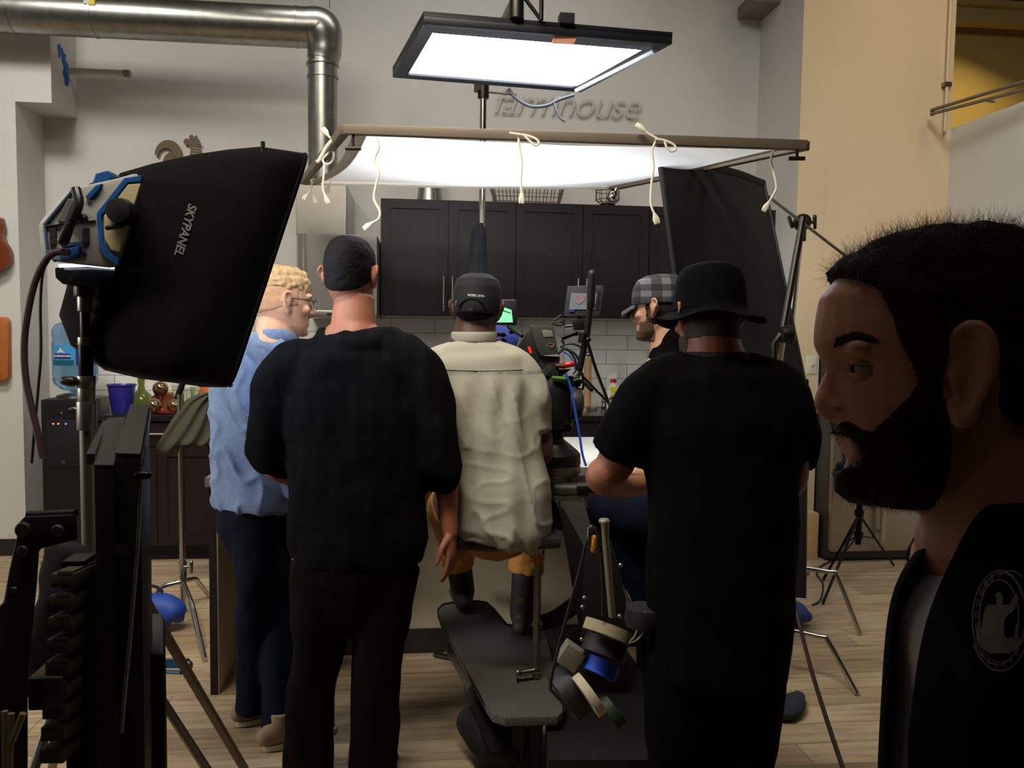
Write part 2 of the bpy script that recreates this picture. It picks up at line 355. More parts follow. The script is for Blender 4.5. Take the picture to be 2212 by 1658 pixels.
for k in range(3): plate([(414, 318+k*6), (432, 320+k*6), (432, 322+k*6), (414, 320+k*6)], Yr-.002, .002).build('neck_slot', mat('slot_pale', (150, 140, 120), .8), t)
# glass tube shelf with blue tape
HX = XL_H
rp_ = WX(146, 153, HX)
t = thing('wall_rod', rp_, 'clear plastic rod on the upper left wall block with torn blue tape', 'rod')
def onY(px, py, Y): p = WY(px, py, Y); return Vector((p.x, Y, rp_.z))
MB().tube([rp_+V3(.004, 0, 0), onY(270, 155, rp_.y)], .022, 16).build('rod', mat('cloudy_plastic', (206, 200, 186), .3, trans=.5), t)
MB().tube([onY(268, 155, rp_.y), onY(281, 155, rp_.y)], .025, 16).build('end_fitting', mat('fitting_grey', (130, 122, 108), .5), t)
bt = mat('blue_tape', (20, 92, 190), .7)
def side(pts): return MB().prism([WX(a, b, HX+.002) for a, b in pts], (.004, 0, 0))
side([(133, 103), (137, 115), (142, 118), (140, 130), (147, 140), (146, 158), (149, 172), (147, 186), (141, 184), (140, 170), (136, 160), (138, 145), (134, 130)]).build('tape', bt, t, smooth=False, label='torn blue tape strip')
side([(124, 97), (129, 95), (131, 108), (129, 126), (126, 122), (127, 110)]).build('tape_scrap', bt, t, smooth=False, label='small scrap of blue tape')
# violin / brown boards hanging on the left pier
wd = mat('violin_wood', (112, 52, 26), .35, var=.25, vscale=10, coat=.3)
gp = []
for a, b_ in [(-60, 470), (-20, 462), (2, 470), (6, 490), (2, 505), (8, 520), (20, 540), (21, 560), (12, 578), (-10, 590), (-60, 590)]: gp.append((a, b_))
plate(gp, YP-.07, .06).build('hanging_guitar', wd, None, 'brown wooden string instrument hanging on the pier at the left edge', 'instrument', bevel=.012)
plate([(-60, 686), (10, 684), (17, 692), (18, 812), (12, 822), (-60, 822)], YP-.055, .05).build('cutting_board', mat('board_wood', (168, 96, 42), .45, var=.25, vscale=6), None, 'rounded orange brown wooden board hanging low on the left pier', 'board', bevel=.012)
# light switch
p = WY(1754, 788, YT-.012)
t = thing('light_switch', p, 'white toggle light switch on the wall strip beside the fridge', 'light switch')
MB().box((p.x-.038, YT-.012, p.z-.062), (p.x+.036, YT-.004, p.z+.062)).build('plate', mat('switch_white', (216, 210, 196), .4), t, bevel=.003)
MB().box((p.x-.005, YT-.028, p.z-.004), (p.x+.005, YT-.01, p.z+.014)).build('toggle', mat('switch_white', (216, 210, 196), .4), t, bevel=.002)
# script lettering high on wall
tx = bpy.data.curves.new('t', 'FONT'); tx.body = 'farmhouse'; tx.size = .34; tx.shear = .35; tx.extrude = .003; tx.space_character = .92; tx.offset = -.003
o = bpy.data.objects.new('t', tx); C.objects.link(o); bpy.context.view_layer.update()
me = bpy.data.meshes.new_from_object(o.evaluated_get(bpy.context.evaluated_depsgraph_get())); bpy.data.objects.remove(o)
w0 = max(v.co.x for v in me.vertices); p0 = WY(1062, 243, YW-.02); p1 = WY(1385, 238, YW-.02); s = (p1.x-p0.x)/w0
me.transform(Matrix.Translation(p0)@Matrix.Rotation(math.pi/2, 4, 'X')@Matrix.Scale(s, 4))
link('wall_lettering', me, mat('letter_white', (186, 182, 174), .6), None, 'pale script word farmhouse fixed on the wall under the light panel', 'sign')
# ================================================================== kitchen run, island, appliances
# back base cabinets + counter (right of range) and left run
bx0 = WY(205, 900, YB).x; bx1 = XR-.03
n = 6; units = [bx0+(bx1-bx0)*k/n for k in range(n+1)]
desc = ['under the blue cup', 'under the glass jars', 'behind the man in the blue shirt', 'behind the seated operator', 'under the paper towel holder', 'at the right end behind the plaid cap']
for k in range(n):
    a, b_ = units[k], units[k+1]
    t = thing('base_cabinet', ((a+b_)/2, YB+.3, 0), 'dark espresso base cabinet '+desc[k], 'cabinet', 'dark base cabinets')
    MB().box((a+.001, YB, .1), (b_-.001, YW-.013, ZT-.04)).box((a+.001, YB+.06, 0), (b_-.001, YW-.013, .1)).build('body', espresso, t, smooth=False)
    d = MB().box((a+.004, YB-.02, ZT-.2), (b_-.004, YB, ZT-.045)).build('drawer', espresso, t, smooth=False, bevel=.002)
    c = (a+b_)/2; MB().tube([(c-.09, YB-.045, ZT-.12), (c+.09, YB-.045, ZT-.12)], .006).tube([(c-.07, YB-.045, ZT-.12), (c-.07, YB-.018, ZT-.12)], .004).tube([(c+.07, YB-.045, ZT-.12), (c+.07, YB-.018, ZT-.12)], .004).build('handle', stainless, d)
    door(t, a, c, .11, ZT-.205, YB); door(t, c, b_, .11, ZT-.205, YB)
MB().box((bx0-.02, YB-.04, ZT-.038), (bx1, YW-.014, ZT)).build('back_worktop', counterm, None, 'long black stone worktop along the tiled kitchen wall', 'worktop', bevel=.004)
# island
IY0 = 3.45; ix0 = WY(452, 1250, IY0).x; IYF = WZ(500, 1420, 0).y; IY1 = 4.7
ix1 = WY(1420, 1200, IYF).x
t = thing('kitchen_island', ((ix0+ix1)/2, 4.2, 0), 'kitchen island with cream painted front, dark kickboard and bright lit top in mid room', 'island')
MB().box((ix0+.03, IYF, 0), (ix1, IY1-.05, .87)).build('body', whitepanel, t, smooth=False)
MB().box((ix0, IY0, 0), (ix0+.028, IY1-.05, .87)).build('end_panel', espresso, t, smooth=False)
MB().box((ix0+.029, IY0+.006, 0), (ix0+.034, IYF-.002, .87)).build('end_panel_lining', whitepanel, t, smooth=False)
MB().box((ix0+.035, IYF-.014, 0), (ix1, IYF-.001, .115)).build('kickboard', bbm, t, smooth=False)
MB().box((ix0-.01, IY0-.02, .871), (ix1+.05, IY1, .91)).build('countertop', mat('island_stone_top', (84, 78, 70), .3, var=.3, vscale=60), t, bevel=.004)
MB().box((WY(1100, 1020, 3.6).x, 3.62, .9105), (ix1-.05, IY1-.05, .914)).build('white_board', mat('tabletop_white', (236, 234, 226), .55), None, 'bright white shooting board lying on the island beyond the camera', 'board')
# fridge
YF = 5.15; fx0 = FX0+.012; fx1 = min(fx0+.92, XE-.012)
t = thing('refrigerator', ((fx0+fx1)/2, YT+.3, 0), 'stainless steel refrigerator standing in the recess at the right behind the bearded man', 'refrigerator')
MB().box((fx0, YF+.06, .02), (fx1, YW-.06, 1.76)).build('body', mat('fridge_side', (70, 68, 64), .5, .5), t, smooth=False)
zs = WY(1790, 805, YF).z
f1 = MB().box((fx0, YF, zs+.006), (fx1, YF+.058, 1.76)).build('upper_door', stainless, t, bevel=.006)
f2 = MB().box((fx0, YF, .08), (fx1, YF+.058, zs-.006)).build('lower_door', stainless, t, bevel=.006)
MB().box((fx0+.04, YF+.08, 0), (fx1-.04, YW-.08, .02)).build('base', blackplast, t)
hx = WY(1908, 1100, YF-.06).x
MB().tube([(hx, YF-.06, .16), (hx, YF-.06, zs-.06)], .018, 14).tube([(hx, YF-.06, .22), (hx, YF+.01, .22)], .012).tube([(hx, YF-.06, zs-.12), (hx, YF+.01, zs-.12)], .012).build('handle', chrome, f2)
# wooden box standing by the strip
p = WZ(1748, 1207, 0); x1_ = WY(1768, 1150, p.y).x
MB().box((x1_-.2, p.y, 0), (x1_, p.y+.2, WY(1768, 1108, p.y).z)).build('wooden_box', mat('birch_plywood', (206, 172, 120), .6, var=.12, vscale=3, stretch=(1, 1, 12)), None, 'pale plywood box standing on the floor by the fridge', 'box', bevel=.003)
# items on top of cabinets
p = WY(928, 435, YC+.16)
MB().lathe((p.x, p.y, ZCT), [(.10, 0), (.098, .012), (.09, .015), (.075, .13), (.07, .2), (.085, .21), (.085, .22)], 28).build('metal_pail', galv, None, 'grey zinc pail standing on top of the left wall cabinet', 'pail')
t = thing('wire_basket', (WY(1138, 440, YC+.16).x, YC+.16, ZCT), 'long rusty wire basket lying on top of the middle wall cabinet', 'basket')
c = wl(t); wirem = mat('rusty_wire', (110, 88, 70), .5, .5); L_, H_, D_ = .25, .16, .13
def rect(z, l, dd): return [c+Vector(q) for q in ((-l, -dd, z), (l, -dd, z), (l, dd, z), (-l, dd, z))]
for z, l in ((.006, .22), (.05, .235), (.16, .265)): MB().tube(rect(z, l, D_*(.8+z)), .005 if z != .05 else .003, 6, closed=True).build('rim', wirem, t)
m = MB()
for k in range(9):
    x = -.2+k*.05; m.tube([c+Vector((x*1.12, -D_*.96, .16)), c+Vector((x, -D_*.8, .004)), c+Vector((x, D_*.8, .004)), c+Vector((x*1.12, D_*.96, .16))], .0035, 6)
for sx in (-1, 1):
    for k in range(4): y = -.08+k*.05; m.tube([c+Vector((sx*.265, y, .16)), c+Vector((sx*.22, y, .004))], .003, 6)
m.build('wire_mesh', wirem, t)
t = thing('wire_lantern', (WY(1312, 440, YC+.16).x, YC+.16, ZCT), 'small wire cage jar holder on top of the cabinets right of the long basket', 'basket')
c = wl(t)
MB().lathe(c, [(.055, 0), (.055, .03), (.048, .035)], 20).build('base', blackmetal, t)
m = MB()
for k in range(10):
    a = k*math.pi/5; v = Vector((math.cos(a), math.sin(a), 0)); m.tube([c+v*.05+Vector((0, 0, .03)), c+v*.085+Vector((0, 0, .06)), c+v*.085+Vector((0, 0, .19))], .0028, 6)
for z in (.06, .12, .19): m.tube([c+Vector((math.cos(k*math.pi/12)*.085, math.sin(k*math.pi/12)*.085, z)) for k in range(24)], .003, 6, closed=True)
m.build('cage', wirem, t)
# ------------------------------------------------------------------ worktop things, right part
paper = mat('kraft_roll', (196, 150, 104), .8); 
p = WY(1268, 878, YW-.22); c = Vector((p.x, p.y, ZT))
t = thing('paper_towel_holder', c, 'upright brown cardboard roll on a steel holder on the back worktop', 'paper towel holder')
MB().lathe(c, [(.075, 0), (.075, .02), (.02, .024), (.02, .03)], 28).build('base', stainless, t)
zt = WY(1268, 775, YW-.22).z
MB().tube([c+Vector((0, 0, .03)), Vector((c.x, c.y, zt))], .028, 20).build('cardboard_roll', paper, t)
MB().tube([c+Vector((0, 0, .03)), Vector((c.x, c.y, zt+.02))], .007).ell((c.x, c.y, zt+.035), .02).build('finial_rod', chrome, t)
# spray bottle
p = WY(1325, 870, YW-.25); c = Vector((p.x, p.y, ZT)); yb = mat('bottle_white', (226, 222, 212), .4); 
t = thing('spray_bottle', c, 'white spray cleaner bottle with yellow label and red collar on the back worktop', 'bottle')
MB().tube([c+Vector((0, 0, .002)), c+Vector((0, 0, .11)), c+Vector((.0, 0, .15)), c+Vector((-.002, 0, .19)), c+Vector((-.003, 0, .21))], [(.05, .03), (.052, .032), (.042, .028), (.022, .02), (.017, .017)], 24, sm=4, ref=(1, 0, 0)).build('bottle', yb, t)
MB().tube([c+Vector((-.003, 0, .2)), c+Vector((-.003, 0, .225))], .022, 20).build('red_collar', mat('collar_red', (190, 28, 20), .5), t)
MB().hull8([c+Vector(q) for q in ((-.05, -.013, .226), (-.05, .013, .226), (-.045, .013, .255), (-.045, -.013, .255))], [c+Vector(q) for q in ((.022, -.015, .226), (.022, .015, .226), (.018, .012, .27), (.018, -.012, .27))]).tube([c+Vector((-.035, 0, .228)), c+Vector((-.045, 0, .2)), c+Vector((-.052, 0, .19))], .004, 8).build('trigger_head', yb, t, bevel=.003)
lm = mat('label_yellow', (236, 214, 60), .5); MB().lathe(c+Vector((.0, -.033, .085)), [(.04, 0), (.04, .002)], 28, axis=(0, -1, 0)).build('label', lm, t, label='round yellow label')
MB().box(c+Vector((-.03, -.036, .135)), c+Vector((.02, -.028, .17))).build('label_top', lm, t)
def text_mesh(s, size=1, shear=0, ext=.0, bold=0):
    tx = bpy.data.curves.new('t', 'FONT'); tx.body = s; tx.size = size; tx.shear = shear; tx.extrude = ext; tx.offset = bold; tx.align_x = 'CENTER'; tx.align_y = 'CENTER'
    o = bpy.data.objects.new('t', tx); C.objects.link(o); bpy.context.view_layer.update()
    me = bpy.data.meshes.new_from_object(o.evaluated_get(bpy.context.evaluated_depsgraph_get())); bpy.data.objects.remove(o); return me
me = text_mesh('409', .05, .2, .0006, .0012); me.transform(Matrix.Translation(c+Vector((-.004, -.0358, .085)))@Matrix.Rotation(math.pi/2, 4, 'X'))
link('label_text', me, mat('label_blue', (40, 40, 120), .5), t)
# wire caddy behind the bottle
c = Vector((WY(1312, 860, YW-.1).x, YW-.14, ZT)); t = thing('wire_caddy', c, 'small wire caddy with pens standing behind the spray bottle', 'caddy')
m = MB()
for z in (.004, .05, .1): m.tube([c+Vector((math.cos(k*math.pi/10)*.05, math.sin(k*math.pi/10)*.05, z)) for k in range(20)], .0025, 6, closed=True)
for k in range(8): a = k*math.pi/4; v = Vector((math.cos(a)*.05, math.sin(a)*.05, 0)); m.tube([c+v+Vector((0, 0, .004)), c+v+Vector((0, 0, .1))], .002, 6)
m.build('basket', blackmetal, t)
for k, (dx, cc) in enumerate(((-.02, (60, 60, 150)), (.01, (200, 190, 60)), (.025, (180, 60, 90)))): MB().tube([c+Vector((dx, 0, .006)), c+Vector((dx*1.5, .01, .15))], .005, 8).build('pen', mat('pen_%d' % k, cc, .5), t)
# ------------------------------------------------------------------ worktop things, left part
p = WY(263, 866, YB+.22); c = Vector((p.x, p.y, ZT))
MB().lathe(c, [(.062, 0), (.064, .004), (.085, .165), (.092, .17), (.092, .178), (.088, .178), (.08, .165), (.06, .012), (0, .012)], 32).build('blue_bucket', mat('blue_plastic', (52, 48, 150), .3, trans=.15), None, 'blue plastic tub on the black worktop right of the water cooler', 'tub')
glass = mat('clear_glass', (232, 236, 226), .04, trans=1, spec=.5)
mercury = mat('mercury_glass', (150, 122, 92), .12, .85)
def onc(px, py, Y): p = WY(px, py, Y); return Vector((p.x, Y, ZT))
c = onc(306, 868, YB+.36); MB().lathe(c, [(.05, 0), (.075, .03), (.078, .06), (.06, .1), (.026, .13), (.02, .16), (.026, .21), (.022, .21), (.017, .16), (.024, .13), (.057, .1), (.072, .06), (.07, .035), (.045, .008), (0, .008)], 28).build('glass_decanter', mat('green_glass', (170, 180, 120), .05, trans=.95), None, 'round green tinted glass decanter beside the blue tub', 'decanter')
for px, r, Y, lb in ((332, .05, YB+.06, 'smoky mercury glass ball at the front left of the jars'), (376, .046, YB+.1, 'smoky mercury glass ball at the front right of the jars')):
    c = onc(px, 868, Y); MB().lathe(c, [(.02, 0)]+[(r*math.sin(a), r-r*math.cos(a)) for a in [.35+k*(2.5)/12 for k in range(13)]]+[(.012, r*2.05), (.014, r*2.3)], 24).build('glass_ornament', mercury, None, lb, 'ornament', 'glass ornaments on the worktop')
c = onc(347, 868, YB+.22); MB().lathe(c, [(.03, 0), (.03, .01), (.008, .02), (.008, .1)]+[(.05*math.sin(a), .15-.05*math.cos(a)) for a in [.3+k*2.5/12 for k in range(13)]]+[(.012, .2), (.008, .22)], 24).build('glass_ornament', mercury, None, 'amber glass ball raised on a stem behind the front ornaments', 'ornament', 'glass ornaments on the worktop')
c = onc(354, 868, YB+.3); MB().lathe(c, [(.06, 0), (.062, .01), (.062, .11), (.05, .12)], 24).build('copper_mug', mat('copper', (196, 120, 76), .35, .7), None, 'squat copper pot behind the glass ornaments', 'pot')
for px, h, lb in ((385, .17, 'tall clear glass beside the copper pot'), (408, .15, 'clear glass tumbler near the draped jacket'), (425, .16, 'clear stemmed glass nearest the softbox corner')):
    c = onc(px, 868, YB+.3); MB().lathe(c, [(.03, 0), (.03, .006), (.034, .01), (.042, h), (.039, h), (.031, .014), (0, .014)], 24).build('drinking_glass', glass, None, lb, 'glass', 'clear glasses on the worktop')
c = onc(362, 872, YB+.12); MB().lathe(c+Vector((.02, 0, 0)), [(.11, 0), (.12, .012), (.118, .014), (.105, .004), (0, .004)], 28).build('red_plate', mat('red_glaze', (120, 34, 26), .3), None, 'dark red plate under the glass ornaments', 'plate')
c = onc(456, 868, YB+.25); MB().lathe(c, [(.05, 0), (.08, .05), (.085, .1), (.07, .16), (.05, .18), (.045, .2)], 28).build('orange_pot', mat('terracotta', (176, 92, 40), .6), None, 'orange clay pot just left of the blue shirt', 'pot')
# ------------------------------------------------------------------ water cooler
wy = 5.5; wx0 = WY(88, 950, wy).x; wx1 = wx0+.31; cx = (wx0+wx1)/2; zt = WY(130, 862, wy).z
t = thing('water_cooler', (cx, wy+.15, 0), 'black free standing water cooler in the corner by the left pier', 'water cooler')
MB().box((wx0, wy, .01), (wx1, wy+.33, zt)).build('body', blackplast, t, bevel=.02)
MB().box((wx0+.04, wy-.006, .62), (wx1-.04, wy+.01, zt-.13)).build('front_panel', blackmatte, t, bevel=.004)
MB().lathe((cx, wy+.16, zt-.005), [(.12, 0), (.11, .02), (.07, .03)], 28).build('collar', blackplast, t)
for k, (dx, dz, cc) in enumerate(((-.075, -.155, (255, 150, 120)), (-.045, -.155, (255, 150, 120)), (.0, -.155, (120, 130, 255)), (-.025, -.085, (255, 120, 70)), (-.03, -.12, (60, 60, 200)))):
    MB().lathe((cx+dx, wy-.004, zt+dz), [(.006 if k < 3 else .003, 0), (.006 if k < 3 else .003, .003)], 12, axis=(0, -1, 0)).build('indicator_light', mat('led_%d' % k, cc, .5, emit=.9 if k != 4 else .5), t)
MB().tube([(cx+.03, wy-.03, zt-.06), (cx+.055, wy-.035, zt-.05), (cx+.085, wy-.03, zt-.06)], .006).build('tap_lever', chrome, t)
MB().box((cx-.03, wy-.008, .64), (cx-.01, wy-.004, .66)).build('latch', chrome, t)
c = Vector((cx-.0, wy+.16, zt+.022)); blu = mat('blue_bottle', (138, 182, 220), .12, trans=.82)
t = thing('water_bottle', c, 'large translucent blue water bottle upturned on the black cooler', 'bottle')
R = .135
MB().lathe(c, [(.03, 0), (.032, .02), (.09, .035), (.125, .07), (R, .1), (R-.004, .11), (R-.004, .12), (R, .13), (R, .2), (R+.001, .33), (R-.005, .345), (R-.005, .355), (R, .37), (R, .41), (R-.02, .45), (.08, .465), (.0, .455)], 40).build('bottle', blu, t)
lb = []
def arc(z0, z1, a0, a1, r, m, nm, par, lab=None):
    rows = [[c+Vector((math.cos(a0+(a1-a0)*k/14)*r, math.sin(a0+(a1-a0)*k/14)*r, z)) for k in range(15)] for z in (z0, z1)]
    rows2 = [[c+Vector((math.cos(a0+(a1-a0)*k/14)*(r+.0015), math.sin(a0+(a1-a0)*k/14)*(r+.0015), z)) for k in range(15)] for z in (z0, z1)]
    mm = MB().grid(rows+rows2[::-1]); o = mm.build(nm, m, par, label=lab); return o
D = math.radians
arc(.19, .32, D(225), D(292), R+.001, mat('label_sky', (70, 150, 205), .4), 'label', t, 'light blue picture label')
arc(.19, .225, D(226), D(288), R+.0026, mat('label_teal', (20, 90, 110), .4), 'label_lake', t)
arc(.19, .335, D(293), D(350), R+.001, mat('label_navy', (24, 48, 140), .4), 'label_back', t, 'navy part of the wrap label')
arc(.235, .265, D(233), D(280), R+.004, mat('label_banner', (22, 34, 110), .4), 'name_banner', t)
def wraptext(s, size, ang, z, r, m, par, nm='label_text'):
    me = text_mesh(s, size, 0, .0004, .0006)
    for v in me.vertices:
        a = D(ang)+v.co.x/r; q = Vector((math.cos(a)*(r+v.co.z), math.sin(a)*(r+v.co.z), z+v.co.y)); v.co = c+q
    return link(nm, me, m, par)
wraptext('ICE MOUNTAIN', .0165, 256.5, .25, R+.0065, mat('letter_bright', (230, 232, 238), .5), t)
pk = [c+Vector((math.cos(D(a))*(R+.0035), math.sin(D(a))*(R+.0035), z)) for a, z in ((243, .27), (250, .285), (254, .302), (256, .30), (260, .285), (268, .27))]
MB().prism(pk, Vector((0, -.001, 0))).build('label_mountain', mat('letter_bright', (230, 232, 238), .5), t)
# ================================================================== light panel, silk, stands
def quad_on_z(px, z): return [WZ(a, b, z) for a, b in px]
# overhead LED panel: rectangle fitted on its plane
zp = 2.72
q = quad_on_z([(915, 52), (1452, 96), (1255, 200), (848, 168)], zp)
cen = sum(q, Vector())/4
ex = ((q[1]-q[0])+(q[2]-q[3]))/2; ey = ((q[3]-q[0])+(q[2]-q[1]))/2
print('LED', ex.length, ey.length, math.degrees(ex.angle(ey)), cen, [tuple(p) for p in q])
t = thing('led_light_panel', cen, 'large bright LED light panel with black frame hanging face down over the island', 'light panel')
Z = Vector((0, 0, 1))
def lerpq(u, v): return q[0]*(1-u)*(1-v)+q[1]*u*(1-v)+q[2]*u*v+q[3]*(1-u)*v
fr = .055
outer = [lerpq(0, 0), lerpq(1, 0), lerpq(1, 1), lerpq(0, 1)]; inner = [lerpq(fr, .13), lerpq(1-fr*1.3, .13), lerpq(1-fr*1.3, .92), lerpq(fr*1.2, .92)]
frm = mat('led_frame_black', (16, 18, 24), .4)
m = MB()
for i in range(4):
    j = (i+1) % 4; m.hull8([outer[i], outer[j], inner[j], inner[i]], [outer[i]+Z*.045, outer[j]+Z*.045, inner[j]+Z*.045, inner[i]+Z*.045])
m.build('frame', frm, t, bevel=.004)
MB().hull8([p+Z*.03 for p in outer], [p+Z*.05 for p in outer]).build('back_plate', frm, t)
em = bpy.data.materials.new('led_emitter'); em.use_nodes = True; b = em.node_tree.nodes['Principled BSDF']; b.inputs['Base Color'].default_value = (.8, .8, .8, 1)
b.inputs['Emission Color'].default_value = (.84, .92, 1, 1); b.inputs['Emission Strength'].default_value = 19
MB().hull8([p+Z*.012 for p in inner], [p+Z*.03 for p in inner]).build('light_surface', em, t, label='glowing white light surface')
m = MB(); A = lerpq(.97, .1); B = lerpq(.95, .94); MB().tube([A-Z*.003, B-Z*.003], .012).build('edge_strip', mat('pale_strip', (200, 205, 215), .5), t, label='pale edge strip')
A = lerpq(.56, .02); MB().box(A-Vector((.045, .004, .012)), A+Vector((.045, .05, .002))).build('tape_tag', mat('orange_tape', (226, 140, 104), .6), t, label='orange tape tag')
A = lerpq(.56, .0); MB().box(A+Vector((-.03, -.02, .045)), A+Vector((.03, .04, .085))).build('connector_box', frm, t)
A = lerpq(.36, .0)+Z*.05; MB().tube([A, A+Vector((.0, .0, .13)), A+Vector((.05, .0, .18))], [.03, .028, .022]).tube([A+Vector((.1, 0, 0)), A+Vector((.1, .0, .14))], .009).tube([A+Vector((.1, 0, 0)), A+Vector((.01, .0, .11))], .008).build('mount_bracket', darksteel, t)
# boom arm the panel hangs on, and its stand behind the island
dp = PX(lerpq(.5, .98))[2]
SP = W(1044, 205, 4.98)
t = thing('boom_stand', (SP.x+.0, SP.y, 0), 'tall steel boom stand rising behind the island, carrying the light panel', 'light stand')
zt_ = SP.z
MB().tube([(SP.x-.0, SP.y, 1.9), (SP.x, SP.y, zt_)], .02, 16).build('column', chrome, t)
MB().tube([(SP.x, SP.y, .3), (SP.x, SP.y, 1.92)], .026, 16).build('lower_column', steel, t)
MB().tube([(SP.x, SP.y, zt_-.02), (SP.x, SP.y, zt_+.28)], .034, 14).box((SP.x-.055, SP.y-.03, zt_+.02), (SP.x+.0, SP.y+.03, zt_+.1)).build('head', darksteel, t)
MB().tube([Vector((SP.x, SP.y, zt_+.2)), A+Vector((.05, 0, .19)), A+Vector((.05, 0, .19))+(A+Vector((.05, 0, .19))-Vector((SP.x, SP.y, zt_+.2)))*.25], .02).build('boom_arm', steel, t)
MB().tube([Vector((SP.x, SP.y, zt_+.02)), Vector((SP.x+.2, SP.y-.0, zt_+.01))], .007).build('locking_bar', steel, t)
for k in range(3):
    a = k*2.09+.5; v = Vector((math.cos(a), math.sin(a), 0)); MB().tube([Vector((SP.x, SP.y, .34)), Vector((SP.x, SP.y, .02))+v*.2], .016).build('leg', steel, t)
# power cable below
cb = mat('black_cable', (18, 18, 20), .5)
c0 = W(1098, 193, 4.1); pts = [W(a, b, 4.1) for a, b in ((1098, 193), (1115, 212), (1145, 229), (1180, 228), (1208, 215), (1240, 205))]
MB().tube(pts, .009, 8, sm=5).tube([W(a, b, 4.1) for a, b in ((1216, 213), (1203, 212), (1198, 222), (1203, 240), (1211, 255), (1221, 262))], .007, 8, sm=5).build('panel_power_cable', cb, None, 'grey cable looping below the far edge of the light panel', 'cable')
# dark bag/cloth strapped to the stand column
pts = [W(1040, 484, 4.93), W(1034, 505, 4.93), W(1032, 560, 4.93), W(1032, 620, 4.93), W(1034, 700, 4.93)]
m = MB().tube(pts, [(.015, .012), (.045, .03), (.055, .04), (.065, .05), (.075, .06)], 16, sm=4, ref=CR, dome=True)
me = m.remesh(.008, 2, lambda p, n: .008*noise.noise(Vector((p.x*30, p.y*30, p.z*8))))
link('stand_sleeve', me, mat('navy_sleeve', (26, 30, 38), .8), None, 'dark cloth sleeve hanging around the steel stand behind the cap', 'cloth sleeve')
# ------------------------------------------------------------------ silk frame
n0 = W(745, 280, 3.15); n1 = W(1741, 314, 3.15)
zf = (n0.z+n1.z)/2; f0 = W(655, 392, 4.75); f1 = W(1335, 402, 4.75)
print('silk', (n1-n0).length, (f1-f0).length, (f0-n0).length, (f1-n1).length, n0, n1, f0, f1)
t = thing('diffusion_frame', (n0+n1+f0+f1)/4, 'square metal diffusion frame with white silk stretched under the light panel', 'diffusion frame')
fm_ = mat('silk_frame_metal', (110, 96, 80), .5, .3)
def bar(a, b, r, nm, par, m): v = (b-a).normalized(); s = v.cross(Z).normalized(); MB().obox((a+b)/2, (b-a)/2, s*r, s.cross(v)*r).build(nm, m, par, bevel=.002)
for a, b in ((n0, n1), (n0, f0), (n1, f1), (f0, f1)): bar(a, b, .0175, 'frame_bar', t, fm_)
nx = 40; rows = []
for j in range(nx+1):
    v = j/nx; r_ = []
    for i in range(nx+1):
        u = i/nx
        # pulled in between the ties
        uu = .5+(u-.5)*(.93-.05*math.sin(math.pi*v)); vv = .5+(v-.5)*(.96-.03*math.sin(math.pi*u))
        p = n0*(1-uu)*(1-vv)+n1*uu*(1-vv)+f1*uu*vv+f0*(1-uu)*vv
        sag = .055*math.sin(math.pi*min(1, max(0, uu)))*math.sin(math.pi*min(1, max(0, vv)))**.8+.004*noise.noise(Vector((uu*7, vv*3, 2)))
        r_.append(p-Z*(sag+.01))
    rows.append(r_)
sm_ = bpy.data.materials.new('silk_cloth'); sm_.use_nodes = True; nt = sm_.node_tree; nt.nodes.remove(nt.nodes['Principled BSDF'])
d1 = nt.nodes.new('ShaderNodeBsdfDiffuse'); d1.inputs[0].default_value = (.72, .72, .73, 1); tr = nt.nodes.new('ShaderNodeBsdfTranslucent'); tr.inputs[0].default_value = (.74, .73, .74, 1)
tp = nt.nodes.new('ShaderNodeBsdfTransparent'); mx = nt.nodes.new('ShaderNodeMixShader'); mx.inputs[0].default_value = .6; mx2 = nt.nodes.new('ShaderNodeMixShader'); mx2.inputs[0].default_value = .32
nt.links.new(d1.outputs[0], mx.inputs[1]); nt.links.new(tr.outputs[0], mx.inputs[2]); nt.links.new(mx.outputs[0], mx2.inputs[1]); nt.links.new(tp.outputs[0], mx2.inputs[2]); nt.links.new(mx2.outputs[0], nt.nodes['Material Output'].inputs[0])
MB().grid(rows).build('silk', sm_, t, label='white translucent silk')
hemm = mat('silk_hem', (214, 206, 190), .9)
for k_, w_ in ((0, .028), (-1, .02)): MB().tube([r[k_] for r in rows], [(w_, .002)]*len(rows), 8, ref=ex.normalized()).build('hem', hemm, t, label='cream webbing hem')
MB().tube(rows[-1], [(.012, .002)]*(nx+1), 8, ref=Z).build('hem', hemm, t, label='cream webbing hem')
# frame corner bolts (T knobs)
for p in (W(763, 300, 3.15), W(1722, 322, 3.16)):
    MB().tube([p+Z*.02, p-Z*.035], .006).tube([p+CR*-.03-Z*.035, p+CR*.03-Z*.035], .008).build('corner_knob', darksteel, t)
MB().tube([f1+Z*.0, f1+Vector((-.03, 0, -.06))], .02).ell(f1+Vector((-.03, 0, -.06)), .035).build('corner_clamp', chrome, t)
MB().tube([f0, f0+Vector((.03, 0, .03))], .02).ell(f0+Vector((.05, 0, .04)), .03).build('corner_clamp', chrome, t)
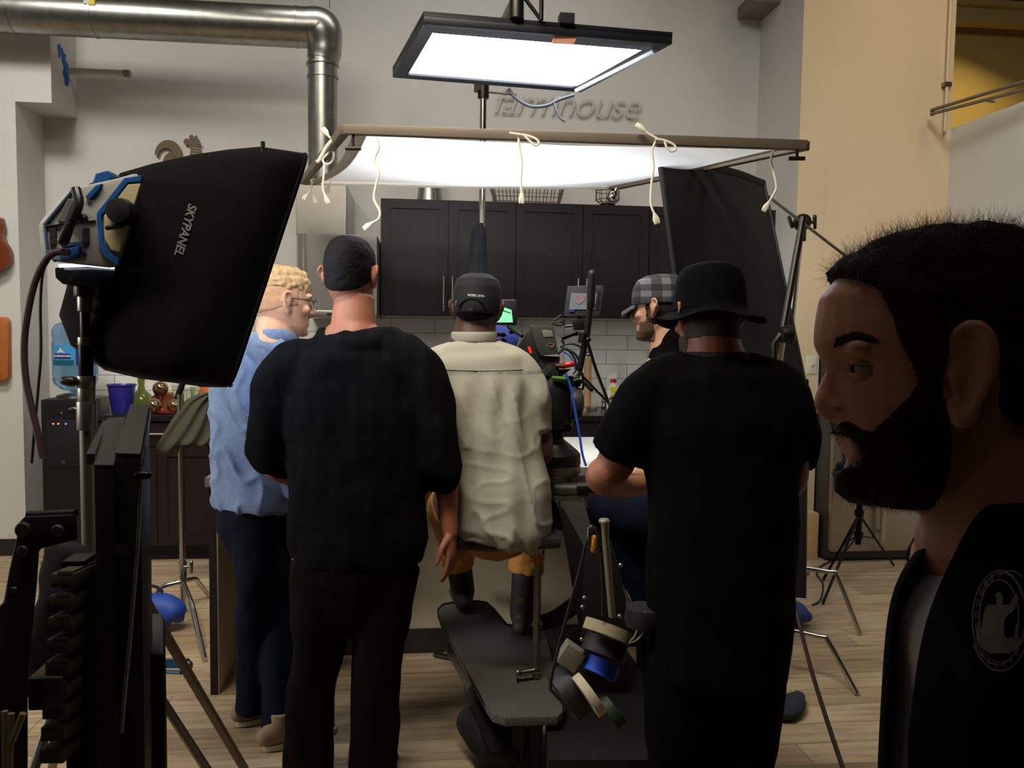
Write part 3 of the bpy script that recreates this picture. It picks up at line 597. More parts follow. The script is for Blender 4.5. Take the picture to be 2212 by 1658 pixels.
# cotton ties: each a cord with a frayed tassel
def cord(pts, d, lab, r=.0045, tas=True, par=None):
    P = [W(a, b, d) for a, b in pts]; m = MB().tube(P, r, 8, sm=5)
    if tas:
        e = P[-1]; v = (P[-1]-P[-2]).normalized()
        for k in range(5):
            q_ = (v+CR*random.uniform(-.35, .35)+CU*random.uniform(-.2, .2)).normalized(); m.tube([e-v*.004, e+q_*.02, e+q_*.035], [.005, .009, .004], 8, dome=True)
    return m.build('tie_cord', ropem, None, lab, 'cord', 'cotton ties of the silk')
cord([(812, 296), (818, 318), (809, 345), (818, 372), (812, 400), (808, 430), (820, 455), (818, 472), (803, 482)], 3.1, 'long cotton tie hanging in front of the hood, twisting beside the first cabinet')
cord([(1120, 295), (1122, 320), (1127, 350), (1125, 390), (1127, 418)], 3.11, 'straight cotton tie hanging from the middle of the silk frame')
cord([(1100, 287), (1120, 290), (1140, 293), (1158, 300), (1164, 308), (1158, 314), (1146, 306), (1130, 290)], 3.1, 'cotton tie knotted in a bow at the middle of the front bar', tas=False)
cord([(1420, 298), (1409, 325), (1412, 360), (1407, 400), (1406, 440), (1414, 463)], 3.1, 'long cotton tie hanging down over the left edge of the black flag')
cord([(1418, 298), (1400, 288), (1392, 281)], 3.1, 'short cotton tie sticking up above the frame bar over the flag')
cord([(1415, 300), (1435, 303), (1455, 312), (1460, 322), (1450, 327), (1440, 318), (1436, 305)], 3.09, 'looped cotton bow hanging at the top corner of the flag', tas=False)
cord([(1672, 322), (1665, 345), (1672, 375), (1677, 405), (1668, 425), (1660, 438)], 3.2, 'cotton tie hanging near the right end of the frame bar')
cord([(716, 312), (720, 335), (716, 350), (704, 355), (697, 345), (705, 335), (716, 322), (718, 305), (708, 292)], 3.55, 'knotted cotton bow left of the frame corner, tassel pointing up')
cord([(700, 350), (699, 380), (697, 405), (702, 424)], 3.72, 'cotton tie hanging straight from the left knot')
cord([(672, 387), (674, 400), (668, 415), (664, 420)], 4.45, 'short cotton tie at the far left corner, leaning left')
cord([(674, 395), (671, 408), (675, 420), (678, 426)], 4.47, 'short cotton tie at the far left corner, leaning right')
cord([(712, 386), (714, 396), (711, 402)], 4.5, 'tiny stub of a tie under the left part of the silk', r=.003)
cord([(745, 292), (722, 300), (705, 318), (690, 345), (684, 350)], 3.4, 'flat cream strap from the front frame corner to the left knot', r=.008, tas=False)
# ------------------------------------------------------------------ black flag on the right
fl = [W(1422, 318, 3.62), W(1652, 396, 4.2), W(1742, 840, 4.0), W(1737, 1290, 4.0), W(1555, 1290, 3.75), W(1475, 700, 3.65)]
t = thing('black_flag', (fl[3]+fl[4])/2, 'large black fabric flag hanging slanted behind the man in the bucket hat', 'flag')
flagm = mat('flag_fabric', (22, 21, 18), .85, bump=.2, bscale=60)
rows = []
for j in range(33):
    v = j/32
    def side(a, b, c, v): return a.lerp(b, v*2) if v < .5 else b.lerp(c, v*2-1)
    Lp = side(fl[0], fl[5], fl[4], v); Rp = side(fl[1], fl[2], fl[3], v)
    rows.append([Lp.lerp(Rp, i/16)+fwd*.008*math.sin(i*.9+v*3) for i in range(17)])
th = (rows[0][-1]-rows[0][0]).cross(rows[-1][0]-rows[0][0]).normalized()*.006
back = [[p+th for p in r] for r in rows]
m = MB(); ring = rows+back[::-1]+[rows[0]]
m.grid(ring).build('fabric', flagm, t)
MB().tube([r[0] for r in rows], .009, 8).tube([r[0]+th*2 for r in rows], .004, 8).build('edge_wire', mat('flag_edge', (30, 30, 28), .5), t)
MB().tube([r[-1] for r in rows], .008, 8).build('edge_wire', mat('flag_edge', (30, 30, 28), .5), t)
MB().tube([p for p in rows[0]], [(.02, .009)]*17, 8, ref=Z).build('top_sleeve', flagm, t)
MB().tube([fl[0]-Z*.02+fwd*-.012, W(1420, 312, 3.61)+Z*.02], .01).build('hook', darksteel, t)
# ------------------------------------------------------------------ C-stands on the right
def cstand(base, top, label, legs, name='c_stand', r=.0165, m_=chrome, group=None):
    t = thing(name, (base.x, base.y, 0), label, 'light stand', group)
    MB().tube([Vector((base.x, base.y, .28)), top], r, 16).build('column', m_, t)
    MB().tube([Vector((base.x, base.y, .16)), Vector((base.x, base.y, .42))], r+.007, 16).build('base_sleeve', m_, t)
    for e, zz_ in legs:
        e = Vector(e); b0 = Vector((base.x, base.y, zz_)); v = Vector((e.x-b0.x, e.y-b0.y, 0)); 
        MB().tube([b0, b0+v*.22, b0+v*.68, b0+v*.76+Vector((0, 0, -.015)), Vector((e.x, e.y, .012))], .0125, 12, sm=3).build('leg', m_, t)
    return t
def knob(t, p, d, L=.05): MB().tube([p, p+d*.03], .008).tube([p+d*.03-Z*L*.5+CR*.01, p+d*.036+Z*L*.5-CR*.0], [.008, .011], 10, dome=True).build('wing_knob', darksteel, t)
bp_ = WZ(1722, 1395, 0); tp_ = W(1735, 500, PX(Vector((bp_.x, bp_.y, 1)))[2])
e1 = WZ(1857, 1372, 0); e2 = WZ(1560, 1400, 0); e3 = WZ(1700, 1300, 0)
bl = WZ(1650, 1330, 0)
sA = cstand(bl, W(1733, 470, PX(Vector((bl.x, bl.y, 1)))[2]+.05), 'chrome grip stand behind the black flag, its curved leg reaching right on the floor', [(e1, .30), (WZ(1500, 1290, 0), .26), (WZ(1600, 1420, 0), .22)])
dA = PX(Vector((bl.x, bl.y, 1)))[2]+.05
hd = W(1733, 480, dA)
MB().lathe(hd-fwd*.03, [(.04, 0), (.045, .02), (.045, .05), (.03, .06)], 20, axis=fwd).tube([hd-Z*.04, hd-Z*.1], .022).build('grip_head', darksteel, sA)
knob(sA, hd+CR*.03, CR, .06); knob(sA, hd-CR*.035, -CR, .05)
MB().tube([W(1648, 415, dA-.04), W(1830, 555, dA-.04)], .008).build('grip_arm', steel, sA)
for b_ in (828, 850): knob(sA, W(1728, b_, dA), CR, .03)
b2 = WZ(1600, 1440, 0); d2 = PX(Vector((b2.x, b2.y, 1)))[2]
sB = cstand(b2, W(1690, 720, 3.15), 'second grip stand in front of the flag, bent leg ending nearest the bottom right', [(WZ(1850, 1502, 0), .22), (WZ(1450, 1430, 0), .26), (WZ(1560, 1560, 0), .3)])
MB().tube([W(1690, 720, 3.15), W(1735, 470, 3.25)], .014).build('upper_column', darksteel, sB)
MB().lathe(W(1688, 722, 3.1), [(.03, 0), (.034, .02), (.034, .04), (.02, .05)], 18, axis=CR).tube([W(1688, 722, 3.12), W(1672, 742, 3.12), W(1672, 800, 3.12)], .012).build('grip_head', darksteel, sB)
# sandbag and cable near floor right
me = MB().tube([WZ(1725, 1325, .05)+Vector((-.1, 0, 0)), WZ(1725, 1325, .06), WZ(1742, 1330, .05)], [(.07, .045), (.09, .06), (.05, .03)], 16, sm=4, ref=(0, 1, 0), dome=True).remesh(.01, 3)
link('sandbag', me, mat('sandbag_blue', (26, 60, 120), .7), None, 'blue sandbag lying on the grip stand base behind the flag', 'sandbag')
me = MB().tube([WZ(1640, 1520, .03), WZ(1690, 1530, .04), WZ(1728, 1500, .03)], [(.05, .03), (.07, .035), (.03, .02)], 14, sm=4, ref=(0, 1, 0), dome=True).remesh(.01, 2, lambda p, n: .012*noise.noise(p*14))
link('crumpled_cloth', me, mat('dark_blue_cloth', (30, 36, 46), .9), None, 'dark crumpled cloth on the floor behind the man in the bucket hat', 'cloth')
MB().tube([W(1690, 1190, 2.9), W(1740, 1400, 2.7), W(1775, 1520, 2.5), W(1828, 1680, 2.25)], .007, 8, sm=4).build('hanging_cable', mat('brown_cable', (56, 34, 26), .6), None, 'dark cable running slanted down from the flag towards the front', 'cable')
# black tripod stand far right
tb = WZ(1850, 1262, 0); dT = PX(Vector((tb.x, tb.y, .8)))[2]
t = thing('tripod_stand', (tb.x, tb.y, 0), 'thin black tripod stand in front of the refrigerator', 'light stand')
xt = W(1850, 1024, dT)
MB().tube([(tb.x, tb.y, .25), (tb.x, tb.y, xt.z)], .011).tube([(tb.x, tb.y, .25), (tb.x, tb.y, .5)], .018).build('column', blackmetal, t)
MB().lathe((tb.x, tb.y, WY(1850, 1108, tb.y).z), [(.024, -.02), (.028, 0), (.028, .02)], 14).build('upper_collar', blackmetal, t)
MB().lathe((tb.x, tb.y, WY(1850, 1155, tb.y).z), [(.024, -.02), (.028, 0), (.028, .02)], 14).build('lower_collar', blackmetal, t)
zu = WY(1850, 1110, tb.y).z; zl = WY(1850, 1156, tb.y).z
for e in (WZ(1778, 1255, 0), WZ(1777, 1306, 0), WZ(1930, 1222, 0)):
    MB().tube([Vector((tb.x, tb.y, zu)), (Vector((tb.x, tb.y, zu))+e*1)/2+Z*.0, e+Z*.008], .008).build('leg', blackmetal, t)
    mid = Vector((tb.x, tb.y, zu)).lerp(e, .45); MB().tube([Vector((tb.x, tb.y, zl)), mid], .005).build('brace', blackmetal, t)
MB().tube([W(1838, 1026, dT), W(1862, 1030, dT)], .007).build('top_knob', darksteel, t)
MB().tube([WZ(a, b, .008) for a, b in ((1800, 1208), (1770, 1225), (1765, 1240), (1778, 1262), (1772, 1295), (1755, 1306))], .005, 8, sm=5).build('floor_cable', cb, None, 'thin black cable curling on the floor beside the tripod', 'cable')
MB().tube([WZ(1726, 1232, .012), WZ(1742, 1236, .015)], [.01, .02], dome=True).build('plug_end', steel, None, 'small metal plug lying on the floor by the wooden box', 'plug')
# ================================================================== softbox light on the left
SD = 2.25
t = thing('softbox_light', (W(183, 800, SD).x, W(183, 800, SD).y, 1.5), 'large black softbox on a pale LED lamp head with blue trim, in the left foreground', 'softbox')
# fabric shell lofted between the lamp head and the wide opening
st = [((262, 372), (150, 604), SD+.03, .12), ((330, 350), (128, 680), SD+.0, .2), ((420, 328), (152, 742), SD-.04, .26), ((500, 315), (222, 790), SD-.07, .31), ((570, 308), (330, 812), SD-.09, .34), ((668, 322), (500, 832), SD-.1, .36)]
rings = []
def supere(n, pw):
    out = []
    for k in range(n):
        a = 2*math.pi*k/n; c_, s_ = math.cos(a), math.sin(a)
        out.append((math.copysign(abs(c_)**(2/pw), c_), math.copysign(abs(s_)**(2/pw), s_)))
    return out
sec = supere(48, 14); TDS = [(CR*(-.40-.13*i/5)+fwd).normalized() for i in range(6)]; TD = TDS[-1]
for si, (tp, bt_, d, hw) in enumerate(st):
    T_, B_ = W(*tp, d), W(*bt_, d); c = (T_+B_)/2; up = (T_-B_)/2
    rings.append([c+up*b_+TDS[si]*((a+1)*hw) for a, b_ in sec])
mb = MB(); R = [[mb.b.verts.new(p) for p in r] for r in rings]
for A_, B_ in zip(R, R[1:]):
    for k in range(48): mb.b.faces.new([A_[k], A_[(k+1) % 48], B_[(k+1) % 48], B_[k]])
me = mb.mesh(ang=60)
o = link('fabric_shell', me, softblack, t)
sd_ = o.modifiers.new('s', 'SOLIDIFY'); sd_.thickness = .004; sd_.offset = 1
shell_tree = bvh_of(o)
T_, B_ = W(668, 322, SD-.1), W(500, 832, SD-.1); c = (T_+B_)/2; up = (T_-B_)/2
axis = (c-(W(262, 372, SD)+W(150, 604, SD))/2).normalized()
axis = up.cross(TD).normalized(); axis = axis if axis.dot(CR) > 0 else -axis
ring = [c+TD*.36+up*b_*.9+TD*(a*.36*.88)-axis*.05 for a, b_ in sec]
sem = bpy.data.materials.new('softbox_diffuser'); sem.use_nodes = True; b = sem.node_tree.nodes['Principled BSDF']; b.inputs['Emission Color'].default_value = (.78, .88, 1, 1); b.inputs['Emission Strength'].default_value = 4
mb = MB(); vs_ = [mb.b.verts.new(p) for p in ring]; mb.b.faces.new(vs_); mb.build('front_diffuser', sem, t, smooth=False, label='glowing white front diffuser')
MB().tube([c+up*b_+TD*((a+1)*.36) for a, b_ in sec], .006, 8, closed=True).build('rim', softblack, t)
MB().tube([W(568, 335, SD-.08), W(568, 306, SD-.08)], .006).build('rod_tip', blackplast, t)
MB().tube([W(493, 826, SD+.0), W(500, 834, SD-.0)], .006).build('rod_tip', blackplast, t)
# lettering on the near side
def put_text(s, tree, pc, ang, hpx, wpx, m, par, nm='lettering', off=.002, lift=0, shear=0, bold=.0):
    me = text_mesh(s, 1, shear, 0, bold)
    bm = bmesh.new(); bm.from_mesh(me); bmesh.ops.triangulate(bm, faces=bm.faces); bmesh.ops.subdivide_edges(bm, edges=[e for e in bm.edges if e.calc_length() > .25], cuts=2)
    xs_ = [v.co.x for v in bm.verts]; ys_ = [v.co.y for v in bm.verts]; w_ = max(xs_)-min(xs_); h_ = max(ys_)-min(ys_); cx_ = (max(xs_)+min(xs_))/2; cy_ = (max(ys_)+min(ys_))/2
    ca, sa = math.cos(ang), math.sin(ang); last = None
    for v in bm.verts:
        x, y = (v.co.x-cx_)/w_*wpx, (v.co.y-cy_)/h_*hpx
        px, py = pc[0]+x*ca+y*sa, pc[1]+x*sa-y*ca
        h, n_ = cast(tree, px, py)
        if h is None: h, n_ = last
        last = (h, n_); v.co = h-ray(px, py).normalized()*off
    bm.to_mesh(me); bm.free(); return link(nm, me, m, par)
put_text('SKYPANEL', shell_tree, (401, 497), math.radians(106), 20, 116, mat('print_grey', (96, 94, 88), .7), t, shear=.2, bold=.03, off=.0075)
# lamp head: extruded rounded housing seen from its back corner
hb = mat('lamp_shell_grey', (150, 147, 140), .45); hbl = mat('lamp_trim_blue', (20, 74, 134), .4)
def Hp(px, py, d): return W(px, py, d)
th = ray(235, 480).normalized()*.26-CR*.03
hs = [(92, 483), (158, 407), (178, 402), (258, 384), (300, 372), (306, 400), (290, 470), (262, 560), (250, 580), (118, 566), (98, 545)]
MB().hull8([Hp(a, b_, SD-.17) for a, b_ in hs], [Hp(a, b_, SD-.17)+th for a, b_ in hs]).build('housing', hb, t, bevel=.012)
def plane_poly(pts, d, th_, nm, m, lab=None, bev=.002): return MB().hull8([Hp(a, b_, d) for a, b_ in pts], [Hp(a, b_, d)+fwd*th_ for a, b_ in pts]).build(nm, m, t, label=lab, bevel=bev, smooth=False)
# blue trim bands on the near face and the back edges
plane_poly([(208, 460), (268, 384), (306, 378), (304, 392), (276, 394), (218, 466), (222, 520), (236, 548), (256, 556), (254, 574), (226, 556), (212, 524)], SD-.178, .012, 'blue_trim', hbl, 'blue trim band')
plane_poly([(92, 483), (155, 407), (160, 409), (98, 486), (103, 540), (120, 560), (116, 566), (98, 547)], SD-.176, .01, 'edge_trim', mat('trim_slate', (62, 82, 110), .4), 'slate blue edge trim')
plane_poly([(206, 374), (232, 367), (246, 374), (236, 390), (206, 400), (186, 400), (200, 392)], SD-.15, .26, 'top_block', hbl, 'blue block on top', .004)
plane_poly([(183, 425), (206, 400), (220, 396), (214, 408), (194, 430)], SD-.178, .01, 'handle_strip', hbl)
plane_poly([(95, 486), (205, 474), (205, 477), (95, 489)], SD-.176, .01, 'seam', mat('seam_grey', (70, 70, 70), .5))
for a0 in (106, 177):
    for k in range(9): plane_poly([(a0, 493+k*4), (a0+15, 492+k*4), (a0+15, 494+k*4), (a0, 495+k*4)], SD-.175, .01, 'vent_slot', mat('vent_dark', (50, 50, 48), .7), None, 0)
plane_poly([(124, 545), (172, 528), (168, 548), (150, 560), (128, 556)], SD-.185, .03, 'blue_plug', mat('plug_blue', (18, 82, 160), .5), 'blue power plug', .003)
plane_poly([(130, 525), (176, 520), (184, 548), (178, 545), (170, 530), (132, 534)], SD-.18, .03, 'plug_strap', mat('strap_dark', (30, 50, 80), .7))
plane_poly([(122, 478), (146, 428), (160, 432), (140, 480)], SD-.18, .03, 'control_pad', mat('pad_grey', (90, 90, 86), .5))
MB().tube([Hp(164, 408, SD-.2), Hp(170, 440, SD-.21), Hp(156, 475, SD-.21)], .012, 10, sm=3).tube([Hp(155, 475, SD-.21), Hp(137, 518, SD-.21)], [.011, .015], 10, dome=True).tube([Hp(156, 470, SD-.17), Hp(180, 472, SD-.19)], .012, dome=True).build('clamp_lever', blackplast, t)
# side cover, yoke wheel
plane_poly([(224, 466), (276, 398), (304, 396), (290, 440), (258, 545), (240, 540), (226, 515)], SD-.178, .008, 'side_plate', mat('lamp_cream', (186, 170, 134), .35), 'cream side plate')
cw = Hp(262, 457, SD-.19); MB().lathe(cw+fwd*.03, [(.032, 0), (.034, .03), (.03, .05), (.01, .054)], 28, axis=-fwd).build('tilt_knob', blackplast, t)
MB().tube([Hp(232, 492, SD-.2), Hp(262, 488, SD-.2)], .006, 8, dome=True).build('lock_handle', blackplast, t)
# yoke under the head
yk = [Hp(116, 576, SD-.12), Hp(118, 600, SD-.12), Hp(134, 614, SD-.12), Hp(180, 618, SD-.12), Hp(232, 614, SD-.12), Hp(246, 596, SD-.12), Hp(250, 576, SD-.12)]
MB().hull8(yk, [p+fwd*.14 for p in yk]).build('yoke', mat('yoke_black', (22, 24, 26), .18, coat=.6), t, bevel=.008)
MB().tube([Hp(128, 574, SD-.13), Hp(190, 572, SD-.13), Hp(246, 577, SD-.13)], .0045, 8).build('status_light', mat('lamp_glow', (220, 235, 255), .5, emit=3.0), t, label='bright glowing slot under the lamp head')
# stand
sp = W(182, 620, SD-.07); dd = SD-.07
t = thing('lamp_stand', (sp.x, sp.y, 0), 'steel combo stand carrying the left softbox lamp', 'light stand')
zz_ = lambda y: W(182, y, dd).z
for (y0, y1, r, mm, nm) in ((612, 640, .026, darksteel, 'spigot'), (640, 672, .018, steel, 'collar'), (672, 730, .0125, darksteel, 'upper_column'), (728, 746, .019, steel, 'collar'), (746, 812, .018, blackmetal, 'middle_column'), (812, 838, .023, steel, 'collar'), (838, 868, .022, steel, 'lower_column'), (868, 930, .025, steel, 'receiver')):
    MB().tube([(sp.x, sp.y, zz_(y1)), (sp.x, sp.y, zz_(y0))], r, 18).build(nm, mm, t, bevel=.0015)
MB().tube([(sp.x, sp.y, .1), (sp.x, sp.y, zz_(930))], .019, 16).build('base_column', steel, t)
MB().tube([W(178, 822, dd), W(158, 824, dd)], .006).tube([W(156, 824, dd), W(140, 822, dd)], [.014, .012], 10, dome=True).build('locking_knob', darksteel, t)
for k in range(3):
    a = k*2.09-1.9; v = Vector((math.cos(a), math.sin(a), 0)); q0 = Vector((sp.x, sp.y, .62)); MB().tube([q0, q0+v*.1, Vector((sp.x, sp.y, .02))+v*.42], .013, 10).build('leg', steel, t)
# cables from the head
MB().tube([W(a, b_, SD-.2) for a, b_ in ((150, 545), (118, 546), (95, 568), (72, 620), (56, 700), (52, 760), (56, 820), (68, 880), (80, 930), (92, 990))], .0085, 10, sm=6).build('lamp_cable', mat('brown_cable', (56, 34, 26), .6), None, 'thick dark cable hanging in a long curve left of the softbox lamp', 'cable')
MB().tube([W(a, b_, SD-.18) for a, b_ in ((106, 560), (92, 590), (87, 660), (88, 760), (82, 840), (72, 950), (68, 1000))], .004, 8, sm=6).build('lamp_cable', cb, None, 'thin dark cable hanging straight beside the thick lamp cable', 'cable')
# ================================================================== left foreground equipment
# tall flat black case / monitor on its side
ld = 1.55
t = thing('equipment_case', (W(235, 1400, ld).x, W(235, 1400, ld).y, 0), 'tall narrow black metal case with a silver edge strip in the left foreground', 'equipment case')
def px8(pts, d0, d1_): return [W(a, b_, d0) for a, b_ in pts], [W(a, b_, d1_) for a, b_ in pts]
topm = mat('case_top_grey', (46, 45, 40), .55)
zt0 = W(270, 985, ld).z
fl_ = [W(248, 984, ld), W(303, 984, ld)]; bk_ = [W(280, 878, ld+.32), W(322, 878, ld+.32)]
def slab(p0, p1, q1, q0, z0, m, nm, lab=None, bev=.004):
    top_ = [p0, p1, q1, q0]; zt_l = sum(p.z for p in top_)/4
    return MB().hull8([Vector((p.x, p.y, z0)) for p in top_], [p for p in top_]).build(nm, m, t, label=lab, bevel=bev)
b1 = [W(248, 984, ld), W(303, 986, ld), W(322, 880, ld+.38), W(282, 878, ld+.38)]
slab(*b1, .03, blackplast, 'right_section')
b2_ = [W(202, 1010, ld-.02), W(246, 1010, ld-.02), W(272, 905, ld+.33), W(232, 908, ld+.33)]
slab(*b2_, .03, blackplast, 'left_section')
for nm, bb in (('right_top', b1), ('left_top', b2_)):
    MB().hull8([p+Z*.001 for p in bb], [p+Z*.006 for p in bb]).build(nm, topm, t, bevel=.001, label='dull grey top plate')
MB().hull8([W(186, 980, ld+.0), W(204, 980, ld), W(232, 908, ld+.33), W(222, 908, ld+.33)], [p-Z*.02 for p in (W(186, 980, ld), W(204, 980, ld), W(232, 908, ld+.33), W(222, 908, ld+.33))]).build('side_flap', topm, t)
sx = W(305, 990, ld-.01); ex_ = W(262, 1590, ld-.05)
MB().hull8([sx, W(310, 990, ld), W(326, 880, ld+.38), W(321, 880, ld+.38)], [p-Z*.014 for p in (sx, W(310, 990, ld), W(326, 880, ld+.38), W(321, 880, ld+.38))]).build('edge_strip', chrome, t)
MB().tube([W(307, 1010, ld-.012), W(298, 1180, ld-.02), W(281, 1380, ld-.03), W(262, 1582, ld-.05)], [(.0035, .003)]*4, 6).build('edge_strip', steel, t, label='silver edge strip')
MB().tube([W(300, 1026, ld-.02), W(318, 1026, ld-.02)], .008, dome=True).build('latch_knob', blackmetal, t)
for y in (1180, 1200, 1460, 1480): pass
MB().tube([W(262, 1185, ld-.012), W(262, 1185, ld-.03)], .012).build('bolt', darksteel, t)
# serrated block column (rack teeth) at its left
t2 = thing('clamp_rack', (W(165, 1350, ld).x, W(165, 1350, ld).y, 0), 'column of dull metal clamps stacked on edge beside the tall black case', 'clamp rack')
for k in range(9):
    y = 1228+k*46; x0 = 160-k*3; c = W(x0+6, y+12, ld+.02)
    MB().obox(c, CR*.022, fwd*.05, CU*.013).obox(c+CU*.012+CR*.004, CR*.015, fwd*.05, CU*.006).build('clamp', mat('olive_metal', (78, 72, 54), .6, .4), t2, bevel=.002)
MB().box((W(176, 1400, ld+.05).x-.02, W(176, 1400, ld+.05).y-.03, 0), (W(176, 1400, ld+.05).x+.02, W(176, 1400, ld+.05).y+.03, W(176, 1215, ld).z)).build('post', blackmetal, t2)
# curved perforated bracket/arm at far left
gd = 1.45
t3 = thing('camera_bracket', (W(90, 1400, gd).x, W(90, 1400, gd).y, 0), 'black perforated metal bracket with rounded corners at the lower left edge', 'bracket')
bo = [(36, 1160), (40, 1130), (52, 1115), (165, 1110), (168, 1165), (85, 1185), (80, 1260), (72, 1340), (60, 1460), (60, 1700), (-60, 1700), (-60, 1360), (8, 1300), (20, 1230)]
MB().hull8([W(a, b_, gd) for a, b_ in bo], [W(a, b_, gd+.05) for a, b_ in bo]).build('plate', blackplast, t3, bevel=.006)
for a, b_, r in ((60, 1141, .014), (134, 1143, .011), (60, 1186, .010), (40, 1270, .006)): MB().lathe(W(a, b_, gd+.012), [(r, 0), (r, .016), (r*.8, .018)], 22, axis=-fwd).build('eyelet', mat('eyelet_grey', (66, 66, 64), .5, .6), t3)
MB().tube([W(60, 1113, gd+.03), W(164, 1108, gd+.03)], .008).build('top_rail', mat('rail_dark', (44, 46, 52), .4, .7), t3)
me = MB().hull8([W(a, b_, gd+.2) for a, b_ in ((86, 1215), (122, 1170), (134, 1172), (92, 1232))], [W(a, b_, gd+.23) for a, b_ in ((86, 1215), (122, 1170), (134, 1172), (92, 1232))])
me.build('yellow_level', mat('yellow_tape', (190, 150, 50), .6), None, 'short yellow bar leaning between the bracket and the tall case', 'bar', bevel=.002)
me = MB().tube([W(150, 1190, gd+.2), W(125, 1300, gd+.2), W(100, 1400, gd+.2), W(95, 1480, gd+.2)], [(.05, .02), (.04, .03), (.055, .03), (.05, .03)], 16, sm=5, ref=CR, dome=True).remesh(.006, 3, lambda p, n: .006*noise.noise(p*20))
link('cable_bundle', me, mat('black_bag', (12, 12, 12), .85), None, 'black padded pouch hanging between the bracket and the clamps', 'pouch')
MB().box(W(84, 1500, gd+.06)+Vector((-.02, 0, -.03)), W(132, 1500, gd+.06)+Vector((.0, .1, .03))).build('metal_box', mat('olive_metal', (78, 72, 54), .6, .4), None, 'dull olive metal block behind the bracket at lower left', 'box', bevel=.004)
for k, (a, b_) in enumerate((((10, 1535), (12, 1680)), ((24, 1540), (20, 1690)), ((50, 1540), (26, 1600)))): MB().tube([W(*a, gd-.05), W(*b_, gd-.05)], .006, 8).build('clear_tube', mat('cloudy_tube', (110, 100, 70), .4), None, ['pale plastic tube at the very lower left corner', 'second pale tube just right of the corner one', 'short slanted pale tube leaning to the lower left'][k], 'tube', 'pale tubes at lower left')
# hard case at the bottom
cd_ = 1.75
hc = W(300, 1600, cd_); hcz = W(320, 1462, cd_).z; rv = Vector((ray(352, 1500).x, ray(352, 1500).y, 0)).normalized(); hc = Vector((hc.x, hc.y, hcz/2+.01))+rv*.3
MB().obox(hc, CR*.06, rv*.15, Z*(hcz/2-.01)).build('hard_case', mat('case_black', (13, 12, 12), .4), None, 'black rounded hard case standing on the floor right of the tall case', 'case', bevel=.02)
MB().tube([W(272, 1470, cd_-.012), W(292, 1470, cd_-.012)], .006, 8).build('case_latch', chrome, None, 'small chrome latch on the rounded black case top', 'latch')
# blue-and-brown folding stand
t = thing('folding_stand', W(300, 1270, 2.1)*1, 'brown wooden folding stand leg with a blue metal spreader, in front of the tall case', 'stand')
la, lb_ = W(297, 1268, 2.15), WZ(540, 1680, 0.0)
wood = mat('dark_oak', (96, 74, 52), .45, var=.15)
MB().tube([la, la.lerp(lb_, 1.0)], [(.013, .009)]*2, 8, ref=CR, pw=5).build('leg', wood, t)
MB().tube([la+CR*-.01, la+Vector((-.1, .25, -la.z+.02))], [(.013, .009)]*2, 8, ref=CR, pw=5).build('leg', wood, t)
bl_ = mat('spreader_blue', (28, 72, 110), .4, .4)
pA = la.lerp(lb_, .42); dl = PX(pA)[2]
MB().tube([W(262, 1432, dl+.1), W(408, 1432, dl-.02)], [(.014, .006)]*2, 8, ref=Z, pw=6).tube([W(262, 1446, dl+.12), W(392, 1452, dl)], [(.006, .006)]*2, 8).build('spreader', bl_, t)
MB().ell(W(406, 1436, dl-.02), .014).ell(la, .018).build('hinge_bolt', steel, t)
m = MB().hull8([W(300, 1185, 2.6), W(322, 1204, 2.6), W(302, 1226, 2.6)], [W(300, 1185, 2.64), W(322, 1204, 2.64), W(302, 1226, 2.64)]); m.build('blue_bracket', bl_, None, 'small blue metal corner bracket peeking out behind the tall case', 'bracket')
ch = W(290, 1370, 2.0); 
t = thing('ball_chain', W(290, 1370, 1.62), 'short black bead chain hanging beside the tall case', 'chain')
for k in range(5): MB().ell(W(291-k*.6, 1372+k*14, 1.62), .0055, seg=10).build('bead', blackmetal, t)
# chrome stand behind with draped jacket
cb_ = WZ(396, 1322, 0); 
dC = PX(Vector((cb_.x, cb_.y, .5)))[2]
jt = W(396, 850, dC)
t = thing('jacket_stand', (cb_.x, cb_.y, 0), 'chrome grip stand left of the island with a dark jacket draped over it', 'light stand')
MB().tube([(cb_.x, cb_.y, .02), (cb_.x, cb_.y, jt.z)], .016, 16).build('column', chrome, t)
MB().tube([(cb_.x, cb_.y, W(396, 1250, dC).z), (cb_.x, cb_.y, W(396, 1215, dC).z)], .022, 16).build('collar', chrome, t)
MB().tube([W(398, 1224, dC), W(412, 1224, dC)], .008).tube([W(413, 1214, dC), W(413, 1236, dC)], .01, dome=True).build('wing_knob', chrome, t)
for e in (WZ(442, 1430, 0), WZ(452, 1290, 0), WZ(300, 1330, 0)):
    b0 = Vector((cb_.x, cb_.y, W(396, 1258, dC).z)); v = Vector((e.x-b0.x, e.y-b0.y, 0)); MB().tube([b0, b0+v*.45+Z*-.02, b0+v*.62+Z*-.06, Vector((e.x, e.y, .012))], .0125, 12, sm=4).build('leg', chrome, t)
rows = []
out0 = [(452, 846), (425, 850), (400, 862), (385, 885), (365, 915), (345, 950), (326, 982)]
out1 = [(466, 850), (470, 870), (471, 895), (471, 920), (471, 945), (471, 958), (470, 962)]
for k in range(7):
    a, b_ = Vector(out0[k]), Vector(out1[k]); rows.append([W(a.x+(b_.x-a.x)*i/14, a.y+(b_.y-a.y)*i/14+ (6*math.sin(i*.8) if k == 6 else 0)-(0 if k < 6 else (i-2)*.6), dC-.04-.05*math.sin(math.pi*i/14)+.02*math.sin(i*1.7+k*.9)) for i in range(15)])
m = MB(); back = [[p+fwd*.14 for p in r] for r in rows]; m.grid(rows+back[::-1]+[rows[0]])
